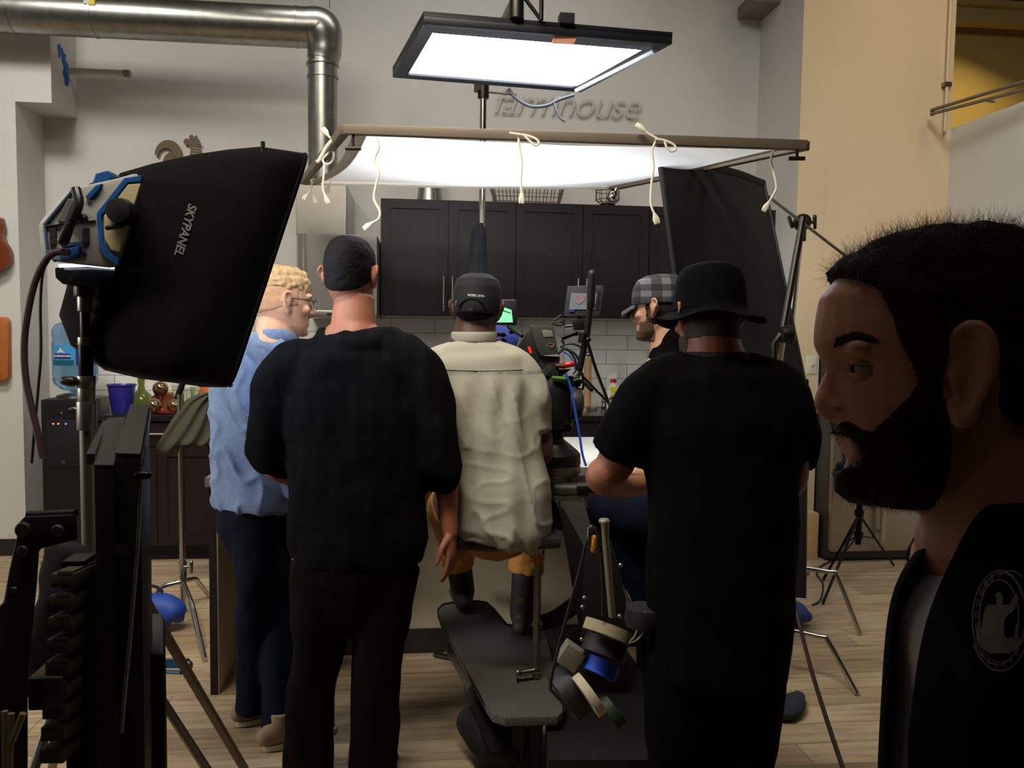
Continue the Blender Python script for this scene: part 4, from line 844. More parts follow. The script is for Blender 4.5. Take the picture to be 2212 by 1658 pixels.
me = m.mesh(ang=80); o = link('jacket', me, mat('olive_jacket', (62, 60, 44), .9, bump=.3, bscale=30), None, 'dark olive jacket draped over the chrome stand left of the blue shirt', 'jacket')
sb_ = o.modifiers.new('s', 'SUBSURF'); sb_.levels = 2; sb_.render_levels = 2
MB().tube([W(395, 826, dC), W(382, 862, dC-.02)], .016).build('stand_handle', blackmetal, t)
# blue bag on the floor
bb = WZ(335, 1362, 0); db = PX(Vector((bb.x, bb.y, .1)))[2]
me = MB().tube([W(280, 1325, db), W(300, 1318, db), W(345, 1315, db), W(378, 1320, db), W(386, 1330, db)], [(.04, .05), (.085, .08), (.09, .085), (.07, .07), (.03, .03)], 20, sm=4, ref=Z, dome=True).remesh(.012, 3, lambda p, n: .006*noise.noise(p*12))
zmin = min(v.co.z for v in me.vertices); 
t = thing('blue_bag', (bb.x, bb.y, 0), 'bright blue soft bag with a dark strap on the floor beyond the folding stand', 'bag')
me.transform(Matrix.Translation((0, 0, .012-zmin))); link('body', me, mat('bag_blue', (22, 62, 150), .6, bump=.3, bscale=20), t)
MB().tube([W(300, 1285, db), W(310, 1268, db), W(335, 1266, db), W(352, 1278, db)], .008, 8, sm=4).build('strap', blackmatte, t)
# ================================================================== film camera on dolly
kd = 3.08
t = thing('film_camera', W(1170, 780, kd), 'black digital film camera with monitors pointing down over the island', 'film camera')
camb = mat('camera_black', (30, 31, 30), .45); camg = mat('camera_grey', (52, 54, 50), .5)
def pp(par, pts, d, th_, nm, m, lab=None, bev=.002, tilt=None): return MB().hull8([W(a, b_, d) for a, b_ in pts], [W(a, b_, d+th_) for a, b_ in pts]).build(nm, m, par, label=lab, bevel=bev)
pp(t, [(1146, 704), (1156, 702), (1196, 706), (1206, 764), (1168, 768), (1158, 750)], kd, .12, 'battery', camg)
pp(t, [(1112, 758), (1148, 702), (1168, 704), (1174, 772), (1158, 792), (1144, 782), (1110, 766)], kd+.02, .3, 'body', camb)
pp(t, [(1170, 712), (1192, 713), (1196, 727), (1174, 728)], kd-.003, .006, 'display_plate', mat('plate_grey', (120, 120, 106), .5), 'grey info plate')
btr = bvh_of([o for o in bpy.data.objects if o.name.startswith('battery')][0])
me = MB(); gold = mat('logo_gold', (150, 120, 80), .5, .3)
me.tube([W(a, b_, kd-.002) for a, b_ in ((1197, 742), (1190, 741), (1183, 744), (1184, 748), (1192, 747), (1197, 743), (1194, 750), (1188, 753))], .0016, 6, sm=3).build('logo_mark', gold, t)
MB().tube([W(1142, 748, kd-.004), W(1147, 762, kd-.004)], .005, 8).build('record_light', mat('red_glow', (230, 40, 24), .4, emit=.8), t, label='red indicator strip')
pp(t, [(1168, 768), (1210, 770), (1206, 812), (1176, 812), (1150, 792)], kd+.02, .18, 'base_block', camb)
pp(t, [(1108, 760), (1120, 764), (1150, 792), (1148, 812), (1136, 806)], kd+.0, .06, 'side_module', mat('module_dark', (44, 44, 42), .5))
MB().tube([W(1223, 788, kd), W(1236, 786, kd)], .011, 10, dome=True).build('red_knob', mat('knob_red', (190, 24, 20), .3, coat=.5), t, label='red knob')
MB().tube([W(1200, 790, kd+.02), W(1222, 790, kd+.02)], .01).build('red_rod', mat('rod_dark_red', (90, 24, 20), .4), t)
pp(t, [(1196, 798), (1235, 796), (1214, 812), (1196, 822), (1176, 816)], kd+.03, .1, 'quick_plate', blackplast)
# blue lens-side panel and follow-focus knobs
pp(t, [(1070, 702), (1098, 705), (1122, 722), (1112, 766), (1080, 745)], kd+.35, .03, 'blue_matte_box', mat('panel_blue', (52, 68, 160), .5), 'blue side panel')
for a, b_ in ((1074, 722), (1086, 722), (1074, 738), (1087, 735), (1082, 745), (1105, 716)): MB().ell(W(a, b_, kd+.3), .011, seg=12).tube([W(a, b_, kd+.3), W(a+6, b_+2, kd+.32)], .006).build('focus_knob', blackmetal, t)
MB().tube([W(1098, 706, kd+.2), W(1128, 726, kd+.1)], .007).build('support_arm', blackmetal, t)
MB().tube([W(1164, 815, kd-.02), W(1192, 790, kd-.02)], [(.012, .006)]*2, 8, pw=5).build('support_bracket', camg, t)
for c_ in (((1215, 745), (1235, 742), (1255, 750), (1260, 762)), ((1215, 752), (1240, 762), (1253, 785), (1255, 805)), ((1205, 765), (1222, 752), (1240, 772), (1246, 795)), ((1212, 735), (1217, 738), (1216, 748), (1210, 748)), ((1258, 805), (1260, 835), (1250, 848), (1238, 842))):
    MB().tube([W(a, b_, kd+.05) for a, b_ in c_], .0045, 8, sm=5).build('video_cable', cb, t)
MB().tube([W(a, b_, kd+.02) for a, b_ in ((1216, 758), (1232, 770), (1241, 790), (1243, 798))], .003, 8, sm=5).build('video_cable', mat('cable_blue', (40, 84, 200), .5), t, label='blue video cable')
# small rear monitor with green picture
t = thing('small_monitor', W(1098, 700, kd+.2), 'small black field monitor glowing with a green picture beside the cap', 'monitor')
pp(t, [(1062, 648), (1114, 648), (1117, 652), (1117, 699), (1113, 703), (1062, 701)], kd+.2, .03, 'casing', blackplast)
pp(t, [(1070, 657), (1105, 669), (1108, 696), (1070, 696)], kd+.196, .004, 'screen', mat('green_screen', (120, 215, 160), .5, emit=.62), 'glowing green screen', 0)
pp(t, [(1070, 663), (1103, 675), (1103, 677), (1070, 665.5)], kd+.194, .002, 'screen_line', mat('screen_dark', (18, 70, 36), .5, emit=.1), None, 0)
MB().tube([W(1070, 648, kd+.2), W(1113, 648, kd+.2)], .0012, 6).build('edge_highlight', steel, t)
# front monitor on arm
t = thing('arm_monitor', W(1262, 690, kd+.15), 'grey camera monitor with a pale picture raised on an articulated arm', 'monitor')
pp(t, [(1226, 618), (1300, 616), (1305, 620), (1296, 678), (1292, 682), (1222, 683), (1218, 680)], kd+.15, .04, 'casing', mat('monitor_grey', (48, 52, 56), .5))
pp(t, [(1234, 632), (1290, 634), (1284, 668), (1229, 668)], kd+.146, .004, 'screen', mat('dim_screen', (120, 126, 136), .4, emit=.12), 'dim picture screen', 0)
pp(t, [(1243, 634), (1266, 636), (1262, 650), (1250, 658), (1240, 650)], kd+.144, .002, 'picture_patch', mat('screen_pink', (140, 118, 124), .5, emit=.1), None, 0)
pp(t, [(1230, 668), (1241, 668), (1240, 673), (1229, 673)], kd+.144, .002, 'picture_strip', mat('screen_blue', (50, 50, 140), .5, emit=.2), None, 0)
pp(t, [(1293, 630), (1296, 630), (1292, 668), (1289, 668)], kd+.146, .003, 'button_strip', blackmatte, None, 0)
m = MB().hull8([W(1234, 690, kd+.14), W(1264, 688, kd+.14), W(1262, 712, kd+.14), W(1240, 714, kd+.14)], [W(1234, 690, kd+.2), W(1264, 688, kd+.2), W(1262, 712, kd+.2), W(1240, 714, kd+.2)]).tube([W(1250, 682, kd+.17), W(1250, 692, kd+.17)], .012); m.build('tilt_mount', blackplast, t, bevel=.004)
MB().tube([W(1213, 731, kd+.1), W(1245, 718, kd+.1)], .009).tube([W(1240, 721, kd+.1), W(1248, 717, kd+.1)], .011).build('arm', blackmetal, t)
MB().tube([W(a, b_, kd+.12) for a, b_ in ((1190, 702), (1200, 690), (1213, 680))], .004, 8, sm=4).tube([W(a, b_, kd+.12) for a, b_ in ((1235, 704), (1222, 702), (1210, 694), (1198, 700), (1212, 702), (1220, 688))], .0035, 8, sm=5).build('signal_cable', cb, t)
MB().tube([W(1221, 705, kd+.12), W(1236, 704, kd+.12)], .007, 10).build('connector', chrome, t)
# long pan handle
t = thing('pan_handle', W(1262, 760, kd), 'long black pan handle rising upright to the right of the film camera', 'handle')
MB().tube([W(1279, 592, kd-.08), W(1276, 660, kd-.06)], .0155, 14, dome=True).tube([W(1276, 655, kd-.06), W(1268, 720, kd-.03), W(1250, 806, kd+.02)], .0125, 12).build('grip', mat('handle_rubber', (22, 18, 18), .5), t)
MB().tube([W(1262, 718, kd-.03), W(1258, 740, kd-.02)], .018).ell(W(1270, 733, kd-.03), .012).build('clamp', darksteel, t)
MB().tube([W(1252, 800, kd+.02), W(1244, 812, kd+.02)], .015).build('joint', steel, t)
MB().tube([W(1269, 738, kd), W(1288, 800, kd+.15), W(1318, 878, kd+.35)], .0065, 10, sm=3).build('support_rod', mat('brown_cable', (56, 34, 26), .6), None, 'thin dark rod slanting down right from the pan handle to the worktop', 'rod')
MB().tube([W(1258, 812, kd+.1), W(1285, 840, kd+.2), W(1312, 868, kd+.3)], .005, 8, sm=3).build('signal_cable', cb, None, 'thin black cable slanting beside the cardboard roll', 'cable')
# fluid head
t = thing('fluid_head', W(1210, 880, kd), 'large black fluid head under the film camera', 'camera head')
m = MB().tube([W(1196, 812, kd+.06), W(1196, 840, kd+.06), W(1194, 900, kd+.06), W(1194, 926, kd+.06)], [(.075, .07), (.085, .08), (.082, .08), (.07, .07)], 24, sm=3, ref=CR); m.build('body', blackplast, t)
MB().lathe(W(1243, 870, kd+.02), [(.06, -.02), (.062, .0), (.058, .02), (.03, .03)], 24, axis=CR).build('side_drum', mat('drum_grey', (44, 44, 44), .45), t)
MB().tube([W(1192, 816, kd-.03), W(1222, 818, kd-.03)], .008).build('green_level', mat('level_green', (70, 110, 20), .4, emit=.03), t, label='green bubble level')
MB().tube([W(1250, 822, kd-.0), W(1262, 826, kd-.02), W(1278, 842, kd-.05)], .007, 8, dome=True).build('brake_lever', blackmetal, t)
MB().tube([W(1240, 826, kd), W(1252, 822, kd)], .02).build('joint', blackmetal, t)
MB().lathe(W(1198, 958, kd+.05), [(.03, 0), (.035, .03), (.032, .06)], 20).build('neck', darksteel, t)
pp(t, [(1196, 920), (1238, 922), (1234, 930), (1196, 934)], kd, .1, 'foot_plate', blackmetal)
MB().tube([W(a, b_, kd-.08) for a, b_ in ((1222, 806), (1234, 840), (1245, 900), (1252, 940), (1258, 980), (1266, 1006))], [.0045]*6, 8, sm=4).build('thin_cable', mat('cable_blue', (40, 84, 200), .5), None, 'bright blue cable hanging from the camera down in front of the fluid head', 'cable')
# mitchell mount: dark cap over pale ring
t = thing('dolly_mount', W(1215, 1000, kd), 'round bowl mount with dark cap and pale steel ring on the dolly arm', 'camera mount')
c = W(1198, 996, kd+.08)
MB().lathe(c, [(.098, -.01), (.1, .0), (.098, .03), (.085, .045), (.035, .085), (.03, .1)], 36).build('cap', blackplast, t)
MB().lathe(c-Z*.055, [(.08, 0), (.094, .006), (.1, .02), (.098, .044)], 36).build('ring', mat('ring_steel', (120, 112, 100), .4, .7), t)
for k in range(5):
    a = k*1.256+.3; v = Vector((math.cos(a), math.sin(a), 0)); MB().tube([c-Z*.055+v*.075, c-Z*.15+v*.045], .007, 8).build('strut', mat('ring_steel', (120, 112, 100), .4, .7), t)
MB().lathe(c-Z*.2, [(.05, 0), (.055, .01), (.05, .04), (.03, .06)], 24).build('base_hub', darksteel, t)
# ------------------------------------------------------------------ the dolly
dm = mat('dolly_grey', (84, 80, 70), .5, .5); dk = mat('dolly_dark', (34, 32, 29), .5, .6); carpet = mat('board_carpet', (70, 66, 58), .95, bump=.6, bscale=160, var=.35, vscale=180)
t = thing('camera_dolly', W(1210, 1400, 2.9)*1, 'grey studio camera dolly with arm, hydraulic column and wheels, behind the hanging tape rolls', 'camera dolly')
wl_ = wl(t)
MB().tube([W(1150, 1056, 3.08), W(1270, 1056, 3.08)], .024, 14).build('cross_bar', dm, t)
MB().tube([W(1246, 1052, 3.03), W(1290, 1052, 3.03)], .02, 14).build('cross_grip', blackplast, t)
m = MB().hull8([W(1190, 1072, 3.03), W(1268, 1072, 3.03), W(1262, 1084, 3.03), W(1195, 1084, 3.03)], [W(1190, 1072, 3.2), W(1268, 1072, 3.2), W(1262, 1084, 3.2), W(1195, 1084, 3.2)]); m.build('arm_plate', steel, t, bevel=.003)
pp(t, [(1199, 1080), (1206, 1082), (1212, 1098), (1206, 1100)], 3.01, .1, 'arm_edge', steel); pp(t, [(1256, 1078), (1262, 1078), (1272, 1096), (1264, 1094)], 3.01, .1, 'arm_edge', steel)
pp(t, [(1208, 1084), (1262, 1084), (1290, 1180), (1300, 1420), (1262, 1430), (1245, 1230)], 3.0, .12, 'boom_arm', dm, None, .006)
pp(t, [(1206, 1096), (1216, 1096), (1290, 1230), (1300, 1400), (1258, 1400), (1222, 1180)], 2.94, .05, 'boom_side_plate', dk, None, .004)
pp(t, [(1190, 1084), (1222, 1096), (1218, 1145), (1186, 1142)], 3.06, .1, 'pivot_block', dk, None, .006)
MB().tube([W(1170, 1345, 3.0), W(1205, 1332, 3.0), W(1262, 1290, 2.95)], [(.03, .02)]*3, 10, ref=Z, sm=3).build('steering_link', dk, t)
pp(t, [(1262, 1180), (1322, 1170), (1352, 1290), (1356, 1420), (1254, 1420)], 2.85, .2, 'hydraulic_housing', dk, None, .01)
for a, b_ in ((1262, 1290), (1258, 1310), (1256, 1380), (1340, 1220), (1338, 1330)): MB().ell(W(a, b_, 2.78), .008, seg=10).build('bolt', chrome, t)
MB().tube([W(1306, 1122, 2.6), W(1308, 1160, 2.62), W(1322, 1330, 2.72)], [.013, .0115, .0115], 12).lathe(W(1305, 1128, 2.6), [(.017, 0), (.018, .006), (.014, .012)], 16).build('lift_lever', mat('lever_pale', (130, 124, 104), .5, .3), t)
bx_ = [W(1080, 1700, 2.45)]
# chassis and wheels under the boards
pl0 = WZ(1000, 1420, .18); 
def brd(pts, z, th_, nm, m, par, lab=None): P_ = [WZ(a, b_, z) for a, b_ in pts]; return MB().hull8(P_, [p-Z*th_ for p in P_]).build(nm, m, par, label=lab, bevel=.004)
brd([(1180, 1395), (1350, 1395), (1420, 1500), (1420, 1640), (1185, 1640), (1180, 1560)], .25, .12, 'chassis', dk, t)
for (a, b_, z) in ((1205, 1610, .09), (1380, 1620, .09), (1250, 1400, .09), (1400, 1420, .09)):
    c = WZ(a, b_, z); MB().lathe(c-CR*.03, [(.02, -.012), (.085, -.01), (.09, 0), (.09, .06), (.085, .07), (.02, .072)], 28, axis=CR).build('wheel', mat('tyre_rubber', (20, 19, 18), .8), t)
# standing board (platform) as its own thing
t = thing('dolly_platform', WZ(1090, 1420, .0), 'grey carpeted dolly side board with rounded corners that the seated man rests his feet on', 'platform')
zpl = .30
ob = [(948, 1316), (958, 1306), (985, 1301), (1030, 1299), (1050, 1302), (1066, 1316), (1094, 1350), (1178, 1362), (1212, 1500), (1216, 1535), (1205, 1547), (1090, 1549), (1064, 1540), (1050, 1520), (975, 1380), (950, 1335)]
brd(ob, zpl, .03, 'board', carpet, t)
MB().tube([WZ(a, b_, zpl-.012) for a, b_ in ob], .008, 8, closed=True).build('edge_rim', dk, t)
MB().tube([WZ(972, 1400, .2), WZ(1030, 1500, .2)], .022, 14).build('side_tube', mat('tube_pale', (110, 102, 84), .4, .6), t)
MB().tube([WZ(1028, 1498, .2), WZ(1072, 1600, .14)], [.034, .036], 14, dome=True).build('rubber_sleeve', blackmatte, t)
me = MB().tube([WZ(1020, 1560, .1), WZ(1060, 1600, .09), WZ(1100, 1620, .08)], [.06, .075, .06], 16, sm=3, dome=True).remesh(.01, 2); link('caster', me, mat('tyre_rubber', (20, 19, 18), .8), t)
MB().tube([WZ(1010, 1580, .012), WZ(1030, 1584, .012)], [(.03, .01)]*2, 8, ref=Z).build('foot_pad', steel, t)
MB().tube([WZ(940, 1412, .012), WZ(975, 1420, .012)], [(.01, .02)]*2, 8, ref=Z).build('foot_pad', dk, t)
for a, b_ in ((1120, 1560), (1160, 1560)):
    p = WZ(a, b_, .2); MB().box((p.x-.02, p.y, .02), (p.x+.02, p.y+.04, .28)).build('support_leg', dk, t)
p = WZ(1130, 1585, .12); MB().box((p.x-.12, p.y, .06), (p.x+.04, p.y+.12, .11)).build('step_bar', dm, t, bevel=.006)
# seat
sd0 = 2.88; sc = W(1162, 1180, sd0); zb0 = zpl
t = thing('swivel_stool', (sc.x, sc.y, zpl), 'round padded seat on a thin steel post rising from the dolly board', 'stool')
zsb = W(1160, 1178, sd0).z
MB().tube([(sc.x, sc.y, zpl+.004), (sc.x, sc.y, zsb-.01)], .013, 14).build('post', steel, t)
MB().tube([(sc.x, sc.y, W(1160, 1215, sd0).z), (sc.x, sc.y, W(1160, 1195, sd0).z)], .018, 14).build('amber_collar', mat('amber', (190, 120, 30), .4, .3), t, label='amber coloured collar')
MB().tube([(sc.x, sc.y, zsb-.03), (sc.x, sc.y, zsb+.0)], .022, 14).build('seat_clamp', chrome, t)
MB().tube([(sc.x-.06, sc.y-.02, zpl+.03), (sc.x+.01, sc.y, zpl+.03)], .012, 12).lathe((sc.x-.065, sc.y-.02, zpl+.03), [(.02, 0), (.02, .008)], 16, axis=(-1, 0, 0)).build('foot_clamp', chrome, t)
sq = W(1085, 1168, 2.95); MB().hull8([Vector((sq.x-.17, sq.y-.14, zsb)), Vector((sq.x+.19, sq.y-.14, zsb)), Vector((sq.x+.19, sq.y+.2, zsb)), Vector((sq.x-.17, sq.y+.2, zsb))], [Vector((sq.x-.17, sq.y-.14, zsb+.04)), Vector((sq.x+.19, sq.y-.14, zsb+.04)), Vector((sq.x+.19, sq.y+.2, zsb+.04)), Vector((sq.x-.17, sq.y+.2, zsb+.04))]).build('cushion', mat('seat_vinyl', (22, 20, 20), .6), t, bevel=.015)
print('seat z', zsb)
# ================================================================== people
DEFS = [(.121, .03, -.06, .028), (.108, .062, -.088, .05), (.08, .083, -.104, .066), (.04, .092, -.109, .074), (0, .093, -.105, .076), (-.03, .088, -.098, .073), (-.06, .087, -.08, .067), (-.085, .087, -.05, .06), (-.105, .085, -.015, .046), (-.119, .075, .02, .028)]
class Head:
    """frame of a head: f forward, u up, l lateral (the person's right)"""
    def __init__(s, c, f, u=Vector((0, 0, 1)), sz=1.0):
        s.c = Vector(c); s.f = Vector(f).normalized(); s.l = s.f.cross(Vector(u)).normalized(); s.u = s.l.cross(s.f).normalized(); s.s = sz
    def p(s, x, y, z): return s.c+(s.l*x+s.f*y+s.u*z)*s.s
    def loc(s, w): q = w-s.c; return Vector((q.dot(s.l), q.dot(s.f), q.dot(s.u)))/s.s
    def slices(s, m, sl, grow=0, seg=28):
        R = []
        sl = list(sl)
        pts = [(a, b, c_, d) for a, b, c_, d in sl]
        fine = []
        for i in range(len(pts)-1):
            for k in range(3):
                t = k/3; fine.append(tuple(pts[i][j]*(1-t)+pts[i+1][j]*t for j in range(4)))
        fine.append(pts[-1])
        for z, yf, yb, hw in fine:
            ring = []; yc = (yf+yb)/2+.01; 
            for k in range(seg):
                a = 2*math.pi*k/seg; sx, cy = math.sin(a), math.cos(a)
                wx = hw*(1-.12*max(0, cy)**2)
                y = yc+((yf-yc) if cy > 0 else (yc-yb))*math.copysign(abs(cy)**.92, cy)
                ring.append(m.b.verts.new(s.p(sx*(wx+grow), y+grow*cy, z)))
            R.append(ring)
        for A, B in zip(R, R[1:]):
            for k in range(seg): m.b.faces.new([A[k], A[(k+1) % seg], B[(k+1) % seg], B[k]])
        m.b.faces.new(R[0][::-1]); m.b.faces.new(R[-1])
    def face(s, m, sl=DEFS, ears=True, nose=True):
        s.slices(m, sl)
        P = s.p
        if nose:
            m.tube([P(0, .088, .028), P(0, .1, .0), P(0, .112, -.024), P(0, .104, -.036)], [.007*s.s, .009*s.s, .0125*s.s, .0105*s.s], 12, sm=3, dome=True)
            for k in (-1, 1): m.ell(P(k*.012, .097, -.032), .009*s.s)
            m.tube([P(-.05, .074, .03), P(-.02, .09, .034), P(.02, .09, .034), P(.05, .074, .03)], .009*s.s, 10, sm=3, dome=True)
            m.tube([P(-.022, .084, -.062), P(0, .093, -.059), P(.022, .084, -.062)], .0065*s.s, 8, sm=3, dome=True).tube([P(-.02, .083, -.073), P(0, .092, -.074), P(.02, .083, -.073)], .007*s.s, 8, sm=3, dome=True)
            m.ell(P(0, .08, -.1), .018*s.s)
            for k in (-1, 1): m.ell(P(k*.045, .065, -.02), .022*s.s, .02*s.s, .016*s.s)
        if ears:
            for k in (-1, 1):
                o = [P(k*.076, .002, -.03), P(k*.087, -.006, -.018), P(k*.099, -.024, .008), P(k*.102, -.03, .022), P(k*.097, -.02, .037), P(k*.085, -.004, .034), P(k*.077, .004, .014)]
                m.tube(o, [.006*s.s]*7, 8, sm=3, dome=True)
                m.ell(P(k*.085, -.012, .006), .0075*s.s, .016*s.s, .03*s.s, (s.l, s.f, s.u)).ell(P(k*.079, -.002, -.028), .006*s.s, .008*s.s, .01*s.s, (s.l, s.f, s.u))
def hand(m, wr, d, pn, sd, curl=.5, k=1.0, splay=.12, thumb=.6):
    """wr wrist, d finger direction, pn palm-facing normal, sd direction to the thumb side"""
    d = Vector(d).normalized(); sd = Vector(sd); sd = (sd-d*sd.dot(d)).normalized(); pn = Vector(pn); pn = (pn-d*pn.dot(d)-sd*pn.dot(sd)).normalized()
    m.tube([wr-d*.02*k, wr+d*.01*k, wr+d*.04*k, wr+d*.075*k, wr+d*.09*k], [(.026*k, .019*k), (.028*k, .018*k), (.037*k, .0175*k), (.041*k, .014*k), (.036*k, .01*k)], 16, ref=sd, sm=2, dome=True)
    m.ell(wr+d*.035*k+sd*.026*k+pn*.008*k, .016*k, .024*k, .014*k, (sd, d, pn))
    for i, (off, ln) in enumerate(((.031, .074), (.0105, .083), (-.0105, .077), (-.031, .062))):
        b = wr+d*.084*k+sd*off*k; dr = (d+sd*off*splay*28).normalized(); p = [b-dr*.012*k]; a = curl*(.35+.08*i); r = [.0098*k]
        cur = b; sg = (.45, .3, .25)
        p.append(cur); r.append(.0095*k)
        for j in range(3):
            aa = a*(1+j*.9); v = dr*math.cos(aa)+pn*math.sin(aa); cur = cur+v*ln*sg[j]*k; p.append(cur); r.append((.0088, .008, .0066)[j]*k)
        m.tube(p, r, 10, sm=2, dome=True)
    b = wr+d*.022*k+sd*.03*k; v1 = (sd*.75+d*.7+pn*thumb*.4).normalized(); v2 = (sd*.25+d*.95+pn*thumb*.5).normalized()
    m.tube([b-v1*.01*k, b+v1*.034*k, b+v1*.034*k+v2*.03*k, b+v1*.034*k+v2*.054*k], [.0135*k, .0115*k, .0105*k, .0082*k], 10, sm=2, dome=True)
def V(*a): return Vector(a)
def wr_fn(amp, sx=14, sz=5, seed=0):
    def f(p, n): 
        q = V(p.x*sx+seed, p.y*sx, p.z*sz)
        return amp*(noise.noise(q)+.5*noise.noise(q*2.3))
    return f
def finish(par, me, nm, m, lab=None): return link(nm, me, m, par, label=lab)
def shoe(m, an, to, w=.045, h=.055, sole=True):
    """an = ankle point on the floor level below the ankle, to = toe point"""
    d = (to-an); L_ = d.length; d = d.normalized()
    m.tube([an-d*.06+Z*.045, an-d*.03+Z*.05, an+Z*.05, an+d*L_*.5+Z*.04, an+d*L_*.85+Z*.032, an+d*L_+Z*.026], [(w*.7, .035), (w*.8, .045), (w*.85, .048), (w, .038), (w, .03), (w*.6, .02)], 18, sm=3, ref=d.cross(Z), dome=True)
    m.tube([an+Z*.05, an+Z*.12], [(w*.85, w), (w*.75, w*.85)], 16, ref=d.cross(Z))
def sole(an, to, par, m, w=.05):
    d = (to-an); L_ = d.length; d = d.normalized(); s = d.cross(Z); pts = []
    for k in range(20):
        a = 2*math.pi*k/20; c_, s_ = math.cos(a), math.sin(a); y = math.copysign(abs(c_)**.7, c_); pts.append(an+d*((L_-.06)/2+.01+y*(L_+.1)/2)+s*(s_*w*(1 if y > 0 else .8)))
    MB().hull8([p+Z*.004 for p in pts], [p+Z*.026 for p in pts]).build('sole', m, par, bevel=.004)
skinA = mat('skin_tan', (150, 92, 66), .55, var=.06, vscale=20, sub=.15); skinB = mat('skin_fair', (204, 156, 130), .5, var=.05, vscale=20, sub=.15); skinC = mat('skin_deep', (84, 54, 42), .5, var=.06, vscale=20, sub=.1)
darkhair = mat('dark_hair', (14, 11, 10), .7, spec=.15, bump=.6, bscale=300, stretch=(1, 1, .2)); blond = mat('blond_hair', (178, 146, 104), .55, var=.25, vscale=60, bump=.6, bscale=260, stretch=(1, 1, .25)); brownhair = mat('brown_hair', (30, 21, 15), .7, spec=.2, bump=.5, bscale=300)
jeans = mat('dark_denim', (16, 21, 34), .9, spec=.08, bump=.2, bscale=120); blackcloth = mat('black_cotton', (8, 8, 9), .95, spec=.05, bump=.15, bscale=90)
def hair_from(me_, H, test, grow, par, nm, m, rough=.002, sc=120, lab=None, base=None):
    """offset copy of the head surface where test(local point) holds"""
    off = base; bm = bmesh.new(); bm.from_mesh(me_)
    keep = [f for f in bm.faces if test(H.loc(f.calc_center_median()+off))]
    kill = [f for f in bm.faces if f not in set(keep)]
    bmesh.ops.delete(bm, geom=kill, context='FACES'); bm.normal_update()
    lonely = {v for v in bm.verts if any(e.is_boundary for e in v.link_edges)}
    nr = {v: v.normal.copy() for v in bm.verts}
    nb = {v: [e.other_vert(v) for e in v.link_edges if e.is_boundary] for v in lonely}
    for _ in range(10):
        nw = {v: (v.co+sum((x.co for x in nb[v]), Vector()))/(1+len(nb[v])) for v in lonely}
        for v, c_ in nw.items(): v.co = c_
    for v in bm.verts:
        g = grow(H.loc(v.co+off)) if callable(grow) else grow
        v.co += nr[v]*((-.001 if v in lonely else g)+rough*noise.noise((v.co+off)*sc))+off
    out = bpy.data.meshes.new('h'); bm.to_mesh(out); bm.free()
    for p in out.polygons: p.use_smooth = True
    return link(nm, out, m, par, label=lab)
def strands(par, src, n, ln, rad, m, nm, dirf, seed=1, lab=None, off=None, wav=.004):
    """fine hair strands as one mesh rooted on the hair surface"""
    rnd = random.Random(seed); ps = list(src.data.polygons); w_ = wl(src); vs_, fs_ = [], []
    for k in range(n):
        pl = ps[rnd.randrange(len(ps))]; p = pl.center+w_; d = dirf(p, pl.normal, rnd)
        L_ = ln*rnd.uniform(.5, 1.2); q = p-pl.normal*.003; j = V(rnd.uniform(-1, 1), rnd.uniform(-1, 1), rnd.uniform(-1, 1)); b0 = len(vs_)
        for i in range(5):
            s1 = d.orthogonal().normalized(); s2 = d.cross(s1); r = rad*(1-.2*i)
            vs_ += [q+s1*r, q-s1*r*.5+s2*r*.87, q-s1*r*.5-s2*r*.87]
            if i:
                a = b0+3*(i-1)
                fs_ += [(a, a+1, a+4, a+3), (a+1, a+2, a+5, a+4), (a+2, a, a+3, a+5)]
            d = (d+j*wav*8).normalized(); q = q+d*L_/4
    me = bpy.data.meshes.new(nm); me.from_pydata(vs_, [], fs_)
    o = link(nm, me, m, par, label=lab); o['kind'] = 'stuff'; return o

# ---------------------------------------------------------------- man in the dark plaid shirt, front left
dA_ = 2.72; base = W(745, 1700, dA_); t = thing('person', (base.x, base.y, 0), 'person with short dark hair and dark plaid shirt, back turned, right hand hanging', 'person', None)
R_ = lambda px, py, dd=0: W(px, py, dA_+dd)
H = Head(R_(758, 600, .03), (CR*.18+Vector((fwd.x, fwd.y, 0))*.98), Z, 1.0)
H.p0 = None
rr_ = CR
zf = lambda p, z: Vector((p.x, p.y, z))
ank = [zf(R_(675, 1660), .09), zf(R_(805, 1660), .09)]
hip = [R_(690, 1160, .0), R_(835, 1160, .0)]; knee = [R_(680, 1420, -.01), R_(818, 1420, -.01)]
el = [R_(585, 985, .04), R_(957, 1000, .03)]; shd = [R_(618, 800), R_(905, 800)]; wr2 = [R_(640, 1040, .22), R_(972, 1150, .02)]
m = MB(); H.face(m)
m.tube([R_(765, 775, .0), R_(764, 735, .0), R_(764, 700, .01), R_(766, 640, .02)], [.11, .088, .074, .066], 24, sm=4)
m.tube([R_(762, 1180), R_(762, 1000), R_(762, 860), R_(762, 770), R_(763, 730)], [(.17, .12), (.17, .12), (.2, .12), (.19, .1), (.1, .07)], 24, ref=rr_, sm=3, dome=True)
for i in (0, 1):
    m.tube([R_(762, 770), shd[i], el[i], wr2[i]], [.07, .065, .045, .027], 16, sm=4, dome=True)
    m.tube([hip[i], knee[i], ank[i]], [.09, .06, .045], 16, sm=4, dome=True)
hand(m, wr2[1], R_(978, 1260, .0)-wr2[1], -CR*.7+fwd*.5, -CR*.3-fwd*.9, curl=.55, k=.98, splay=.2)
hand(m, wr2[0], CR*.8+fwd*.5-Z*.2, -Z, fwd, curl=.8)
me = m.remesh(.0055, 2); body = finish(t, me, 'body', skinA)
